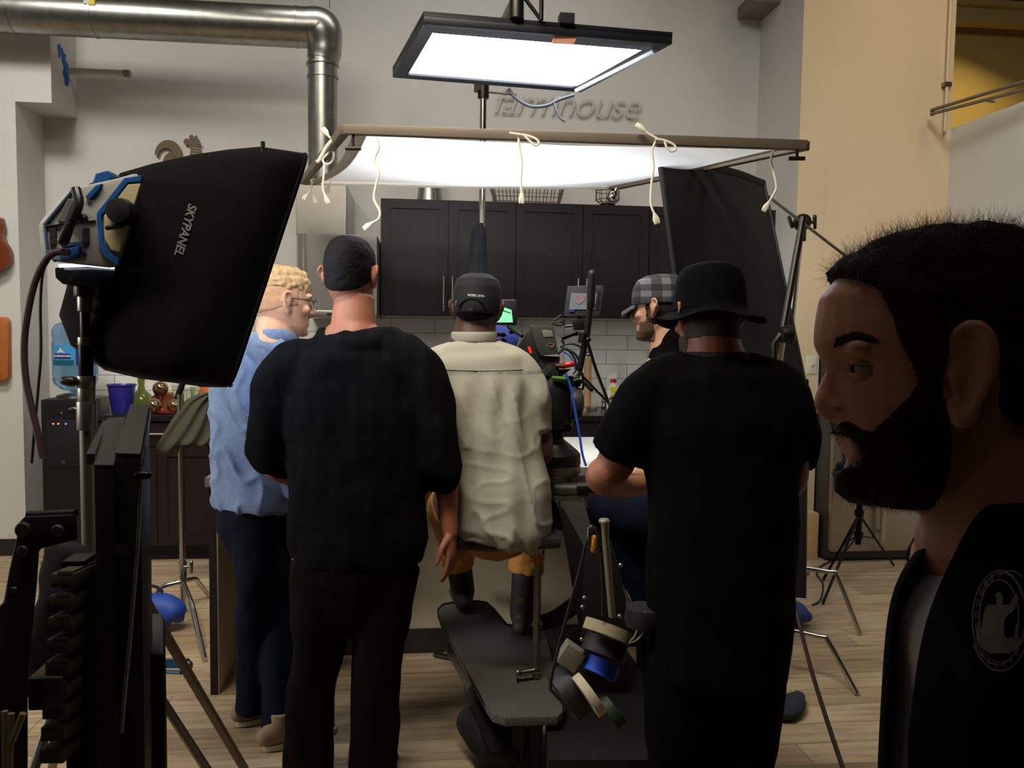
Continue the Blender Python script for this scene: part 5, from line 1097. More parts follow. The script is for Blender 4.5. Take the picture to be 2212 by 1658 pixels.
hair_from(body.data, H, lambda q: (q.y < .03 or q.z > .055) and not (abs(q.x) > .08) and not (abs(q.x) > .07 and q.y > -.02 and q.z < .04) and q.z > -.012-.55*max(0, -q.y-.02), lambda q: .007+.006*max(0, q.z*8), t, 'hair', darkhair, .003, 160, base=wl(body))
m = MB()
m.tube([R_(763, 715, .0), R_(765, 745, .0), R_(762, 790), R_(765, 900), R_(770, 1040, .0), R_(775, 1150), R_(776, 1215, .0)], [(.085, .085), (.13, .09), (.215, .125), (.235, .145), (.225, .15), (.235, .155), (.215, .15)], 32, ref=rr_, sm=4)
m.tube([R_(730, 760), shd[0], R_(592, 890), R_(585, 970, .03), R_(610, 1000, .08)], [.075, .082, .082, .08, .062], 20, sm=4, dome=True)
m.tube([R_(800, 750), R_(870, 770), R_(915, 830), R_(940, 920), R_(953, 1005), R_(955, 1030, .01)], [.07, .08, .085, .075, .072, .062], 20, sm=4, dome=True)
# folded hood / collar ridge
m.tube([R_(695, 722, .03), R_(730, 745, -.06), R_(790, 745, -.07), R_(850, 722, .02)], [.03, .035, .035, .03], 12, sm=4, dome=True)
me = m.remesh(.012, 4, wr_fn(.012, 10, 6, 3))
plaid = bpy.data.materials.new('dark_plaid'); plaid.use_nodes = True; nt = plaid.node_tree; b = nt.nodes['Principled BSDF']; b.inputs['Roughness'].default_value = .9; b.inputs['Specular IOR Level'].default_value = .05
tc = nt.nodes.new('ShaderNodeTexCoord'); w1 = nt.nodes.new('ShaderNodeTexWave'); w1.bands_direction = 'X'; w1.inputs['Scale'].default_value = 6; w2 = nt.nodes.new('ShaderNodeTexWave'); w2.bands_direction = 'Z'; w2.inputs['Scale'].default_value = 6
mm = nt.nodes.new('ShaderNodeMath'); mm.operation = 'MULTIPLY'; rp = nt.nodes.new('ShaderNodeValToRGB'); rp.color_ramp.elements[0].color = lin((12, 12, 14)); rp.color_ramp.elements[1].color = lin((17, 16, 17))
for w_ in (w1, w2): nt.links.new(tc.outputs['Object'], w_.inputs['Vector'])
nt.links.new(w1.outputs['Fac'], mm.inputs[0]); nt.links.new(w2.outputs['Fac'], mm.inputs[1]); nt.links.new(mm.outputs[0], rp.inputs[0]); nt.links.new(rp.outputs[0], b.inputs['Base Color'])
sh = finish(t, me, 'shirt', plaid)
m = MB()
m.tube([R_(767, 1120), R_(765, 1230), R_(765, 1300)], [(.19, .14), (.2, .14), (.15, .11)], 28, ref=rr_, sm=3, dome=True)
m.tube([R_(698, 1220), R_(690, 1330), R_(688, 1400), R_(672, 1480), R_(668, 1560), R_(668, 1650), zf(R_(670, 1690), .03)], [.105, .1, .082, .078, .08, .082, .08], 22, sm=3)
m.tube([R_(836, 1220), R_(825, 1330), R_(818, 1400), R_(812, 1480), R_(812, 1560), R_(805, 1650), zf(R_(802, 1690), .03)], [.105, .098, .084, .08, .082, .08, .078], 22, sm=3)
finish(t, m.remesh(.012, 3, wr_fn(.008, 10, 6, 9)), 'trousers', mat('dark_trousers', (16, 13, 12), .9, spec=.05, bump=.2, bscale=120))
for i, px in enumerate((668, 802)):
    p = zf(R_(px, 1700), 0); m = MB(); shoe(m, p, p+fwd.normalized()*.2*1+V(0, 0, -p.z+0)*0+CR*(.03 if i else -.03), .045); 
    me = m.remesh(.008, 2); z0 = min(v.co.z for v in me.vertices)
    for v in me.vertices: v.co.z -= z0-.003
    finish(t, me, 'shoe', blackmatte)

# ---------------------------------------------------------------- man in the light blue shirt
dB = 3.12; fB = (CR*.8+Vector((fwd.x, fwd.y, 0))*.6).normalized(); rB = fB.cross(Z)
R_ = lambda px, py, dd=0: W(px, py, dB+dd)
bp2 = zf(R_(560, 1580), 0); t = thing('person', bp2, 'person with blond hair and glasses standing in a light blue shirt and jeans', 'person')
H = Head(R_(614, 655), (CR*.86+Vector((fwd.x, fwd.y, 0))*.5-Z*.08), Z, 1.02)
m = MB(); H.face(m)
m.tube([R_(590, 770), R_(598, 690)], [.085, .068], 20).tube([R_(600, 745), R_(604, 690)], [.07, .064], 18)
m.tube([R_(548, 1130), R_(545, 980), R_(550, 860), R_(572, 780), R_(590, 745)], [(.15, .11), (.15, .12), (.18, .13), (.17, .1), (.09, .07)], 24, ref=rB, sm=3, dome=True)
m.tube([R_(575, 790), R_(545, 800, -.12), R_(560, 925, -.14), R_(610, 1050, -.02), R_(650, 1030, .1)], [.06, .058, .044, .032, .026], 16, sm=4, dome=True)
m.tube([R_(575, 790), R_(590, 810, .2), R_(620, 930, .2), R_(690, 950, .25)], [.06, .055, .042, .027], 16, sm=4, dome=True)
hand(m, R_(650, 1030, .1), CR*.9+Z*.2, -Z, fwd, curl=.6); hand(m, R_(690, 950, .25), CR*.9+Z*.1, -Z, fwd, curl=.6)
for a in (((555, 1120, -.05), (555, 1310, -.03), (543, 1520)), ((580, 1120, .07), (602, 1330, .02), (600, 1575, -.08))):
    m.tube([R_(*a[0]), R_(*a[1]), zf(R_(*a[2]), .1)], [.075, .045, .035], 16, sm=4, dome=True)
body = finish(t, m.remesh(.0055, 2), 'body', skinB)
hair_from(body.data, H, lambda q: q.z > .05+.02*noise.noise(q*40), lambda q: .004+.012*max(0, min(1, (q.z-.045)*14)), t, 'hair', blond, .006, 70, base=wl(body))
hair_from(body.data, H, lambda q: -.01-.5*max(0, -q.y-.015)+.006*noise.noise(q*60) < q.z <= .06 and q.y < .03+.1*max(0, q.z) and not (abs(q.x) > .079), .002, t, 'side_hair', mat('short_blond', (176, 136, 104), .7, var=.12, vscale=80), .0012, 250, lab='short cropped side hair', base=wl(body))
# glasses
P = H.p; m = MB()
for k in (-1, 1): m.tube([P(k*.034+.024*math.cos(a), .112-.006*abs(math.cos(a)), .008+.019*math.sin(a)) for a in [i*math.pi/8 for i in range(16)]], .0014, 6, closed=True)
m.tube([P(-.01, .113, .012), P(.01, .113, .012)], .0014, 6)
for k in (-1, 1): m.tube([P(k*.058, .108, .014), P(k*.08, .06, .016), P(k*.083, .0, .016), P(k*.08, -.03, .0)], .0018, 6, sm=3)
g_ = m.build('glasses', mat('glasses_wire', (60, 56, 56), .3, .8), t)
for k in (-1, 1): MB().lathe(P(k*.034, .112, .008), [(.022, -.0005), (.022, .0005)], 20, axis=H.f).build('lens', mat('lens_clear', (220, 226, 230), .1, alpha=.12), g_)
m = MB()
m.tube([R_(595, 722), R_(588, 752), R_(566, 790), R_(548, 850), R_(545, 940), R_(548, 1020), R_(552, 1085), R_(552, 1096)], [(.075, .075), (.12, .09), (.2, .135), (.2, .155), (.18, .15), (.175, .148), (.19, .152), (.188, .15)], 30, ref=rB, sm=4)
m.tube([R_(575, 775, -.08), R_(548, 815, -.15), R_(545, 860, -.17), R_(560, 890, -.17)], [.07, .078, .078, .07], 18, sm=4, dome=True)
m.tube([R_(590, 790, .1), R_(610, 830, .2), R_(625, 890, .2)], [.07, .075, .07], 18, sm=4, dome=True)
me = m.remesh(.009, 3)
def wB(p, n):
    q = V(p.x*9+p.z*3, p.y*9, p.z*6); e = 1-abs(noise.noise(q*1.3)); return .012*noise.noise(q)+.014*(e**6)-.006
ns = [v.normal.copy() for v in me.vertices]
for v, n_ in zip(me.vertices, ns): v.co += n_*wB(v.co, n_)
sh = finish(t, me, 'shirt', mat('chambray_blue', (112, 130, 162), .9, spec=.1, var=.1, vscale=60, bump=.3, bscale=300))
bc = R_(597, 722)
MB().tube([bc+rB*(.078*math.cos(a))+fB*(.074*math.sin(a)+.004)-Z*(.028*max(0, math.sin(a))) for a in [i*math.pi/12 for i in range(24)]], [(.021, .005)]*24, 10, ref=Z, closed=True).build('collar', mat('chambray_blue', (150, 170, 200), .85), sh)
m = MB()
m.tube([R_(553, 1050), R_(557, 1130), R_(562, 1190)], [(.15, .14), (.155, .145), (.12, .11)], 24, ref=rB, sm=3, dome=True)
m.tube([R_(553, 1130, -.05), R_(560, 1220, -.05), R_(552, 1330, -.03), R_(545, 1430), R_(543, 1500), zf(R_(542, 1535), .07)], [.105, .09, .072, .062, .058, .058], 20, sm=3)
m.tube([R_(585, 1130, .07), R_(598, 1240, .06), R_(602, 1350), R_(600, 1460, -.05), R_(600, 1560, -.1), zf(R_(600, 1590, -.1), .05)], [.1, .085, .068, .06, .056, .056], 20, sm=3)
finish(t, m.remesh(.01, 3, wr_fn(.008, 10, 7, 5)), 'jeans', jeans)
tan = mat('suede_shoe', (138, 118, 92), .85, bump=.2, bscale=80); solem = mat('shoe_sole', (176, 160, 130), .7)
for (a, b_) in ((WZ(548, 1560, 0), WZ(505, 1560, 0)), (WZ(608, 1612, 0), WZ(570, 1605, 0))):
    c = a; d = Vector((fB.x, fB.y, 0)).normalized(); h0 = a; m = MB(); shoe(m, h0, h0+d*.19, .046); me = m.remesh(.007, 2); z0 = min(v.co.z for v in me.vertices)
    for v in me.vertices: v.co.z -= z0-.012
    s_ = finish(t, me, 'shoe', tan); sole(h0, h0+d*.19, s_, solem)

# ---------------------------------------------------------------- seated operator, white shirt
dC_ = 2.93; t = thing('person', W(1080, 1250, 3.1), 'person seated on the dolly in white shirt, black cap and rolled tan trousers', 'person')
R_ = lambda px, py, dd=0: W(px, py, dC_+dd)
H = Head(R_(1031, 672, .02), (CR*.12+Vector((fwd.x, fwd.y, 0))-Z*.05), Z, .96)
m = MB(); H.face(m)
m.tube([R_(1022, 765), R_(1026, 690, .01)], [.085, .066], 20)
m.tube([R_(1065, 1120), R_(1055, 1000), R_(1035, 860), R_(1025, 780), R_(1022, 745)], [(.16, .12), (.15, .12), (.2, .12), (.18, .1), (.09, .07)], 24, ref=CR, sm=3, dome=True)
m.tube([R_(1030, 790), R_(1125, 815), R_(1162, 935, .03), R_(1165, 975, .04), R_(1180, 980, .25)], [.07, .062, .05, .05, .03], 18, sm=4, dome=True)
m.tube([R_(1030, 790), R_(930, 815), R_(900, 935, .03), R_(905, 975, .04), R_(960, 985, .25)], [.07, .062, .05, .046, .03], 18, sm=4, dome=True)
hand(m, R_(1180, 980, .25), fwd+CR*.2+Z*.1, -CR, Z, curl=1.1); hand(m, R_(960, 985, .25), fwd+Z*.1, CR, Z, curl=1.1)
kn = [R_(965, 1090, .45), R_(1150, 1095, .4)]
an_ = [W(1000, 1262, 3.62), W(1130, 1290, 3.32)]
for i in (0, 1): m.tube([R_(1000 if i == 0 else 1120, 1110, 0), kn[i], an_[i]], [.085, .058, .04], 16, sm=4, dome=True)
body = finish(t, m.remesh(.006, 2), 'body', skinC)
hair_from(body.data, H, lambda q: -.005-.5*max(0, -q.y-.01) < q.z < .03 and q.y < .02 and not (abs(q.x) > .08), .003, t, 'hair', darkhair, .0015, 200, base=wl(body))
# cap
P = H.p; m = MB()
capsl = [(.138, -.005, -.02, .012), (.134, .05, -.07, .05), (.115, .083, -.1, .078), (.085, .1, -.116, .088), (.045, .106, -.122, .09), (.015, .106, -.122, .089), (-.012, .104, -.117, .086)]
H.slices(m, capsl); capo = finish(t, m.remesh(.005, 2), 'cap', mat('cap_black', (18, 20, 21), .85, bump=.15, bscale=200))
MB().ell(P(0, -.01, .14), .008*.96, .008, .005).build('cap_button', blackcloth, capo)
MB().tube([P(.075, .07, .02), P(.04, .16, .012), P(-.04, .16, .012), P(-.075, .07, .02)], [(.02, .004)]*4, 10, sm=4, ref=H.f).build('visor', blackcloth, capo)
arcp = [P(.05*math.sin(a), -.121-.001+.03*(1-math.cos(a))*.6, -.002+.04*math.cos(a)) for a in [-1.5+i*3/10 for i in range(11)]]
MB().tube([p-H.f*.0 for p in arcp], .003, 8).build('strap_opening', mat('cap_gap', (6, 6, 6), .9), capo)
MB().box(P(-.006, -.13, -.004)-V(.006, .002, .004), P(-.006, -.13, -.004)+V(.01, .004, .008)).build('strap_buckle', steel, capo)
MB().tube([P(-.062, -.104, .012), P(-.059, -.108, .026)], .0035, 8, dome=True).build('strap_end', steel, capo)
put_text('NOISE LEVEL', bvh_of(capo), (1029, 638), math.radians(4), 5.2, 37, mat('print_white', (205, 200, 190), .6), capo, off=.0015, bold=.02)
m = MB()
m.tube([R_(1024, 738), R_(1024, 755), R_(1028, 790), R_(1042, 870), R_(1062, 980, .0), R_(1075, 1070), R_(1074, 1135, .0), R_(1068, 1163, .0)], [(.078, .075), (.13, .09), (.195, .12), (.195, .14), (.175, .15), (.195, .175), (.195, .18), (.17, .165)], 34, ref=CR, sm=4, dome=False)
m.tube([R_(1060, 775), R_(1110, 800), R_(1142, 850), R_(1154, 918, .02), R_(1156, 932, .02)], [.07, .08, .078, .066, .064], 20, sm=4, dome=False)
m.tube([R_(990, 775), R_(945, 800), R_(925, 850), R_(915, 915, .02), R_(915, 925, .02)], [.07, .08, .078, .066, .064], 20, sm=4, dome=False)
me = m.remesh(.008, 3)
yokez = R_(1030, 800).z
def wC(p, n):
    x = (p-R_(1040, 900)).dot(CR); z = p.z; s_ = .0
    if z < yokez:
        f_ = max(0, min(1, (yokez-z)/.08)); f2 = max(0, 1-(yokez-z)/.75)
        s_ += f_*(.2+.8*f2)*.007*math.sin((x+.25*(yokez-z)*x)*66+2.5*noise.noise(V(x*5, z*2.5, 1)))
        e = 1-abs(noise.noise(V(x*13+z*3, z*3.5, 4))); s_ += .010*f_*(e**6)-.003
        e = 1-abs(noise.noise(V(x*5-z*8, z*9+x*6, 9))); s_ += .009*f_*(1-f2)*(e**10)
    s_ += .004*noise.noise(V(x*9, p.y*9, z*6)); return s_
ns = [v.normal.copy() for v in me.vertices]
for v, n_ in zip(me.vertices, ns): v.co += n_*wC(v.co, n_)
shm = mat('white_cotton', (166, 161, 145), .9, spec=.1, bump=.2, bscale=300)
sh = finish(t, me, 'shirt', shm); tr_ = bvh_of(sh)
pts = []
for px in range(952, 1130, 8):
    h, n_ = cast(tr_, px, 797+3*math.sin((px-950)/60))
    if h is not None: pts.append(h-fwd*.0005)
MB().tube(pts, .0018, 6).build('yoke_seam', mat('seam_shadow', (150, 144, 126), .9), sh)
MB().tube([R_(1024+48*math.sin(a), 728+6*math.cos(a)*.6, .0)-fwd*(.074*math.cos(a)) for a in [-2.2+i*4.4/16 for i in range(17)]], [(.02, .004)]*17, 10, ref=Z).build('collar', shm, sh)
tanc = mat('tan_twill', (176, 124, 60), .85, bump=.2, bscale=150)
m = MB(); 
m.tube([R_(1070, 1100, .05), R_(1074, 1140, .05)], [(.14, .12), (.14, .12)], 24, ref=CR, dome=True)
for i in (0, 1):
    a_ = an_[i]; k_ = kn[i]; m.tube([R_(1020 if i == 0 else 1120, 1120, .08), k_, a_.lerp(k_, .45)], [.085, .082, .068], 20, sm=4)
finish(t, m.remesh(.01, 3, wr_fn(.007, 12, 8, 2)), 'trousers', tanc)
for i in (0, 1):
    a_ = an_[i]; k_ = kn[i]; p_ = a_.lerp(k_, .28); q_ = a_.lerp(k_, .5)
    m = MB().tube([p_, p_.lerp(q_, .35), q_], [.07, .076, .07], 20); me = m.remesh(.008, 2, wr_fn(.008, 16, 20, i)); finish(t, me, 'rolled_cuff', mat('cuff_orange', (206, 142, 66), .8), lab='rolled up lighter trouser cuff')
for i, s0 in enumerate((W(1000, 1308, 3.62), W(1128, 1360, 3.35))):
    p = Vector((s0.x, s0.y, zpl)); m = MB(); dd_ = Vector((fwd.x, fwd.y, 0))+CR*(-.15 if i == 0 else .05); shoe(m, p, p+dd_*.2, .05); m.tube([p+Z*.08, an_[i].lerp(kn[i], .25)], [.052, .055], 16, dome=True); me = m.remesh(.007, 2); z0 = min(v.co.z for v in me.vertices)
    for v in me.vertices: v.co.z = max(v.co.z, zpl+.004)
    finish(t, me, 'shoe', mat('boot_dark', (36, 33, 30) if i == 0 else (36, 33, 30), .7))
# ---------------------------------------------------------------- man in the plaid cap, facing left
dD = 3.25; fD = (-CR*.85+Vector((fwd.x, fwd.y, 0))*.5).normalized()
R_ = lambda px, py, dd=0: W(px, py, dD+dd)
t = thing('person', zf(R_(1440, 1300), 0), 'person in a grey plaid cap and black shirt facing left', 'person')
H = Head(R_(1424, 668), fD-Z*.05, Z, 1.0); P = H.p
m = MB(); H.face(m)
m.tube([R_(1450, 790), R_(1440, 700)], [.085, .065], 20)
m.tube([R_(1465, 1150), R_(1470, 1000), R_(1465, 860), R_(1452, 790), R_(1448, 755)], [(.16, .12), (.15, .12), (.19, .13), (.17, .1), (.09, .07)], 24, ref=fD.cross(Z), sm=3, dome=True)
m.tube([R_(1450, 800), R_(1440, 830, -.16), R_(1430, 1000, -.12), R_(1375, 1020, .0)], [.065, .06, .046, .028], 16, sm=4, dome=True)
hand(m, R_(1375, 1020, .0), -CR+fwd*.2, -Z, -fwd, curl=.9)
m.tube([R_(1450, 800), R_(1470, 820, .2), R_(1450, 960, .2), R_(1400, 990, .2)], [.065, .06, .046, .028], 16, sm=4, dome=True); hand(m, R_(1400, 990, .2), -CR+fwd*.2, -Z, fwd, curl=.9)
m.tube([R_(1470, 1130), R_(1320, 1100, .05), R_(1385, 1290, .1)], [.09, .06, .045], 16, sm=4, dome=True).tube([R_(1470, 1130, .1), R_(1350, 1110, .3), R_(1420, 1300, .3)], [.09, .06, .045], 16, sm=4, dome=True)
body = finish(t, m.remesh(.006, 2), 'body', skinB)
hair_from(body.data, H, lambda q: -.06 < q.z < .04 and q.y < .03 and not (abs(q.x) > .077 and q.y > -.03), .003, t, 'hair', brownhair, .0015, 200, base=wl(body))
hair_from(body.data, H, lambda q: (q.z < -.045 and q.y > .0 and q.z > -.13 and (q.z < -.08 or q.y < .07)) or (-.05 < q.z < -.0 and .0 < q.y < .03 and abs(q.x) > .06), .003, t, 'beard', mat('stubble', (92, 66, 48), .8), .002, 260, base=wl(body))
m = MB(); H.slices(m, [(.138, -.005, -.02, .012), (.132, .05, -.07, .05), (.115, .085, -.1, .078), (.085, .103, -.116, .088), (.05, .11, -.12, .09), (.03, .11, -.12, .089), (.02, .11, -.118, .088)])
cp = bpy.data.materials.new('grey_plaid'); cp.use_nodes = True; nt = cp.node_tree; b = nt.nodes['Principled BSDF']; b.inputs['Roughness'].default_value = .9
tc = nt.nodes.new('ShaderNodeTexCoord'); w1 = nt.nodes.new('ShaderNodeTexWave'); w1.bands_direction = 'X'; w1.inputs['Scale'].default_value = 4.5; w2 = nt.nodes.new('ShaderNodeTexWave'); w2.bands_direction = 'Z'; w2.inputs['Scale'].default_value = 6.5
mm = nt.nodes.new('ShaderNodeMath'); mm.operation = 'ADD'; rp = nt.nodes.new('ShaderNodeValToRGB'); rp.color_ramp.interpolation = 'CONSTANT'; rp.color_ramp.elements[0].color = lin((40, 40, 42)); rp.color_ramp.elements[1].position = .38; rp.color_ramp.elements[1].color = lin((66, 66, 68)); e_ = rp.color_ramp.elements.new(.75); e_.color = lin((112, 112, 114))
for w_ in (w1, w2): nt.links.new(tc.outputs['Object'], w_.inputs['Vector'])
dv = nt.nodes.new('ShaderNodeMath'); dv.operation = 'MULTIPLY'; dv.inputs[1].default_value = .5
g1 = nt.nodes.new('ShaderNodeMath'); g1.operation = 'GREATER_THAN'; g2 = nt.nodes.new('ShaderNodeMath'); g2.operation = 'GREATER_THAN'; g1.inputs[1].default_value = .55; g2.inputs[1].default_value = .55
nt.links.new(w1.outputs['Fac'], g1.inputs[0]); nt.links.new(w2.outputs['Fac'], g2.inputs[0]); nt.links.new(g1.outputs[0], mm.inputs[0]); nt.links.new(g2.outputs[0], mm.inputs[1]); nt.links.new(mm.outputs[0], dv.inputs[0]); nt.links.new(dv.outputs[0], rp.inputs[0]); nt.links.new(rp.outputs[0], b.inputs['Base Color'])
capo = finish(t, m.remesh(.005, 2), 'cap', cp)
m = MB(); rows = []
for k in range(7):
    v = k/6; y = .085+v*.075; hw = .08*math.sqrt(max(.02, 1-(v*.93)**2)); rows.append([P(x*hw, y-(.012*abs(x)), .034-.034*v-.026*x*x) for x in (-1, -.7, -.35, 0, .35, .7, 1)])
m.grid(rows); vis = m.build('visor', cp, capo); s_ = vis.modifiers.new('s', 'SOLIDIFY'); s_.thickness = .005
MB().ell(P(0, -.01, .14), .008, .008, .005).build('cap_button', blackcloth, capo)
m = MB()
m.tube([R_(1462, 712, .02), R_(1456, 745), R_(1456, 775), R_(1462, 830), R_(1470, 950), R_(1475, 1080), R_(1475, 1120)], [(.074, .072), (.09, .085), (.14, .1), (.2, .14), (.19, .15), (.18, .15), (.17, .14)], 28, ref=fD.cross(Z), sm=4)
m.tube([R_(1450, 790, -.08), R_(1435, 830, -.18), R_(1432, 920, -.16)], [.075, .08, .075], 18, sm=4, dome=True)
m.tube([R_(1470, 790, .08), R_(1475, 830, .2), R_(1465, 920, .2)], [.075, .08, .075], 18, sm=4, dome=True)
m.tube([R_(1452, 750, -.07), R_(1446, 770, -.05), R_(1430, 790, .02)], [(.02, .006)]*3, 8, sm=3)
finish(t, m.remesh(.01, 4, wr_fn(.009, 10, 7, 12)), 'shirt', blackcloth)
m = MB()
m.tube([R_(1470, 1070, .02), R_(1474, 1120, .02), R_(1480, 1175, .04)], [(.165, .14), (.185, .165), (.17, .16)], 24, ref=fD.cross(Z), sm=2, dome=True)
m.tube([R_(1478, 1110), R_(1400, 1110, -.03), R_(1310, 1105, .03)], [.12, .105, .085], 20, sm=3, dome=True).tube([R_(1478, 1110, .12), R_(1400, 1115, .25), R_(1345, 1115, .3)], [.12, .1, .08], 20, sm=3, dome=True)
m.tube([R_(1315, 1105, .03), R_(1350, 1190, .05), R_(1395, 1290, .1)], [.082, .07, .06], 18, sm=3, dome=True).tube([R_(1345, 1115, .3), R_(1385, 1200, .3), R_(1425, 1290, .3)], [.08, .065, .058], 18, sm=3, dome=True)
finish(t, m.remesh(.01, 3, wr_fn(.007, 10, 8, 1)), 'jeans', jeans)
for p in (R_(1385, 1340, .1), R_(1420, 1340, .3)):
    m = MB(); q = zf(p, p.z); shoe(m, q, q+fD*.2, .046); finish(t, m.remesh(.008, 2), 'shoe', mat('boot_dark', (36, 33, 30), .7))
# stool under him
sp_ = R_(1490, 1165, .08); st_ = thing('round_stool', (sp_.x, sp_.y, 0), 'black round stool under the man in the plaid cap', 'stool')
MB().lathe((sp_.x, sp_.y, sp_.z-.02), [(.15, 0), (.16, .01), (.16, .03), (.15, .035)], 28).build('seat', blackplast, st_)
MB().tube([(sp_.x, sp_.y, .03), (sp_.x, sp_.y, sp_.z-.02)], .025).build('post', blackmetal, st_); MB().lathe((sp_.x, sp_.y, .0), [(.2, 0), (.2, .012), (.03, .03)], 28).build('base', blackmetal, st_)

# ---------------------------------------------------------------- man in the bucket hat
dE = 2.22; t = thing('person', zf(W(1540, 1650, dE), 0), 'person in a black bucket hat and black t-shirt with back turned', 'person')
R_ = lambda px, py, dd=0: W(px, py, dE+dd)
H = Head(R_(1530, 690, .03), (-CR*.28+Vector((fwd.x, fwd.y, 0))-Z*.12), Z+CR*.04, 1.0); P = H.p
m = MB(); H.face(m)
m.tube([R_(1545, 790, .0), R_(1543, 735, .0), R_(1540, 690, .01)], [.085, .068, .068], 20)
m.tube([R_(1548, 1400), R_(1555, 1150), R_(1555, 950), R_(1548, 840), R_(1545, 790)], [(.15, .11), (.16, .12), (.19, .12), (.17, .1), (.09, .08)], 24, ref=CR, sm=3, dome=True)
m.tube([R_(1545, 830), R_(1385, 860), R_(1330, 1000, .03), R_(1300, 1030, .05), R_(1345, 1050, .2), R_(1400, 1045, .3)], [.07, .066, .052, .046, .036, .028], 18, sm=4, dome=True)
m.tube([R_(1550, 830), R_(1690, 860), R_(1705, 1000, .03), R_(1700, 1050, .05), R_(1640, 1080, .22), R_(1580, 1075, .3)], [.07, .066, .052, .042, .036, .028], 18, sm=4, dome=True)
hand(m, R_(1400, 1045, .3), CR+Z*.1, -fwd, Z, curl=.8); hand(m, R_(1580, 1075, .3), -CR+Z*.1, -fwd, Z, curl=.8)
for k in (-1, 1): m.tube([R_(1548+k*70, 1400), R_(1548+k*70, 1640), zf(R_(1548+k*70, 1850), .08)], [.09, .06, .045], 16, sm=3, dome=True)
body = finish(t, m.remesh(.006, 2), 'body', skinA)
hair_from(body.data, H, lambda q: -.075 < q.z < .03 and q.y < .0 and not (abs(q.x) > .077 and q.y > -.03) and q.z > -.06, .002, t, 'hair', mat('cropped_hair', (60, 42, 32), .8), .001, 260, base=wl(body))
hair_from(body.data, H, lambda q: (q.z < -.045 and q.y > -.01 and q.z > -.13 and (q.z < -.08 or q.y < .07)), .004, t, 'beard', mat('brown_beard', (74, 54, 38), .8), .003, 260, base=wl(body))
# bucket hat: crown and drooping wavy brim
m = MB(); hc_ = H
n = 40; rows = []
prof = [(.0, .144), (.05, .142), (.078, .133), (.09, .115), (.096, .08), (.1, .045), (.103, .012), (.118, .003), (.137, -.010), (.152, -.018)]
for r, z in prof:
    ring = []
    for k in range(n+1):
        a = 2*math.pi*k/n; wv = (.008*math.sin(3*a+.7)+.005*math.sin(5*a)) if r > .11 else 0
        up_ = .01*max(0, -math.sin(a)*0)+(.012 if r > .145 else 0)*abs(math.cos(a))
        ring.append(P(math.cos(a)*(r*.94+.0)+(.002*noise.noise(V(a*2, z*30, 0))), math.sin(a)*(r*1.1+.002)-.008, z+wv+up_+.006))
    rows.append(ring)
m.grid(rows); bmesh.ops.remove_doubles(m.b, verts=m.b.verts, dist=.0005)
hat = m.build('bucket_hat', mat('hat_black', (10, 11, 12), .9, spec=.05, bump=.3, bscale=150), t, ang=80); s_ = hat.modifiers.new('s', 'SOLIDIFY'); s_.thickness = .004; s2 = hat.modifiers.new('b', 'SUBSURF'); s2.levels = 1; s2.render_levels = 2
for zz in (.022,): MB().tube([P(math.cos(a)*.1, math.sin(a)*.113-.008, zz) for a in [i*math.pi/16 for i in range(32)]], .0016, 6, closed=True).build('hat_seam', mat('hat_black', (13, 14, 16), .9), hat)
m = MB()
m.tube([R_(1545, 768), R_(1545, 785), R_(1548, 830), R_(1555, 930), R_(1560, 1080), R_(1555, 1300), R_(1548, 1460)], [(.078, .08), (.13, .1), (.22, .125), (.225, .155), (.205, .155), (.195, .15), (.185, .15)], 32, ref=CR, sm=4)
m.tube([R_(1490, 815), R_(1404, 853), R_(1364, 922), R_(1342, 975, .03)], [.08, .085, .085, .083], 20, sm=4, dome=False)
m.tube([R_(1600, 815), R_(1680, 850), R_(1705, 920), R_(1710, 975, .03), R_(1708, 985, .03)], [.08, .085, .083, .073, .07], 20, sm=4, dome=False)
sh = finish(t, m.remesh(.01, 3, wr_fn(.010, 8, 5, 21)), 't_shirt', blackcloth)
MB().tube([R_(1545+64*math.sin(a), 772-3*abs(math.sin(a)), 0)-fwd*(.082*math.cos(a)) for a in [-2.4+i*4.8/16 for i in range(17)]], [(.011, .004)]*17, 10, ref=Z).build('neckband', mat('neckband_black', (18, 18, 19), .9), sh)
m = MB()
m.tube([R_(1550, 1360), R_(1550, 1440), R_(1550, 1500)], [(.18, .14), (.185, .145), (.15, .12)], 24, ref=CR, sm=3, dome=True)
m.tube([R_(1478, 1420), R_(1470, 1560), R_(1468, 1680), zf(R_(1470, 1860), .05)], [.11, .1, .085, .075], 20, sm=3).tube([R_(1612, 1420), R_(1606, 1560), R_(1600, 1680), zf(R_(1600, 1860), .05)], [.11, .095, .085, .075], 20, sm=3)
finish(t, m.remesh(.012, 3, wr_fn(.008, 10, 6, 31)), 'trousers', blackcloth)
for px in (1470, 1600):
    p = zf(R_(px, 1880), 0); m = MB(); shoe(m, p, p+Vector((fwd.x, fwd.y, 0))*.2, .046); me = m.remesh(.008, 2)
    for v in me.vertices: v.co.z = max(.003, v.co.z)
    finish(t, me, 'shoe', blackmatte)
MB().lathe(R_(1392, 1350, -.0), [(.05, 0), (.055, .02), (.05, .05)], 20).build('belt_pouch', blackmatte, t)
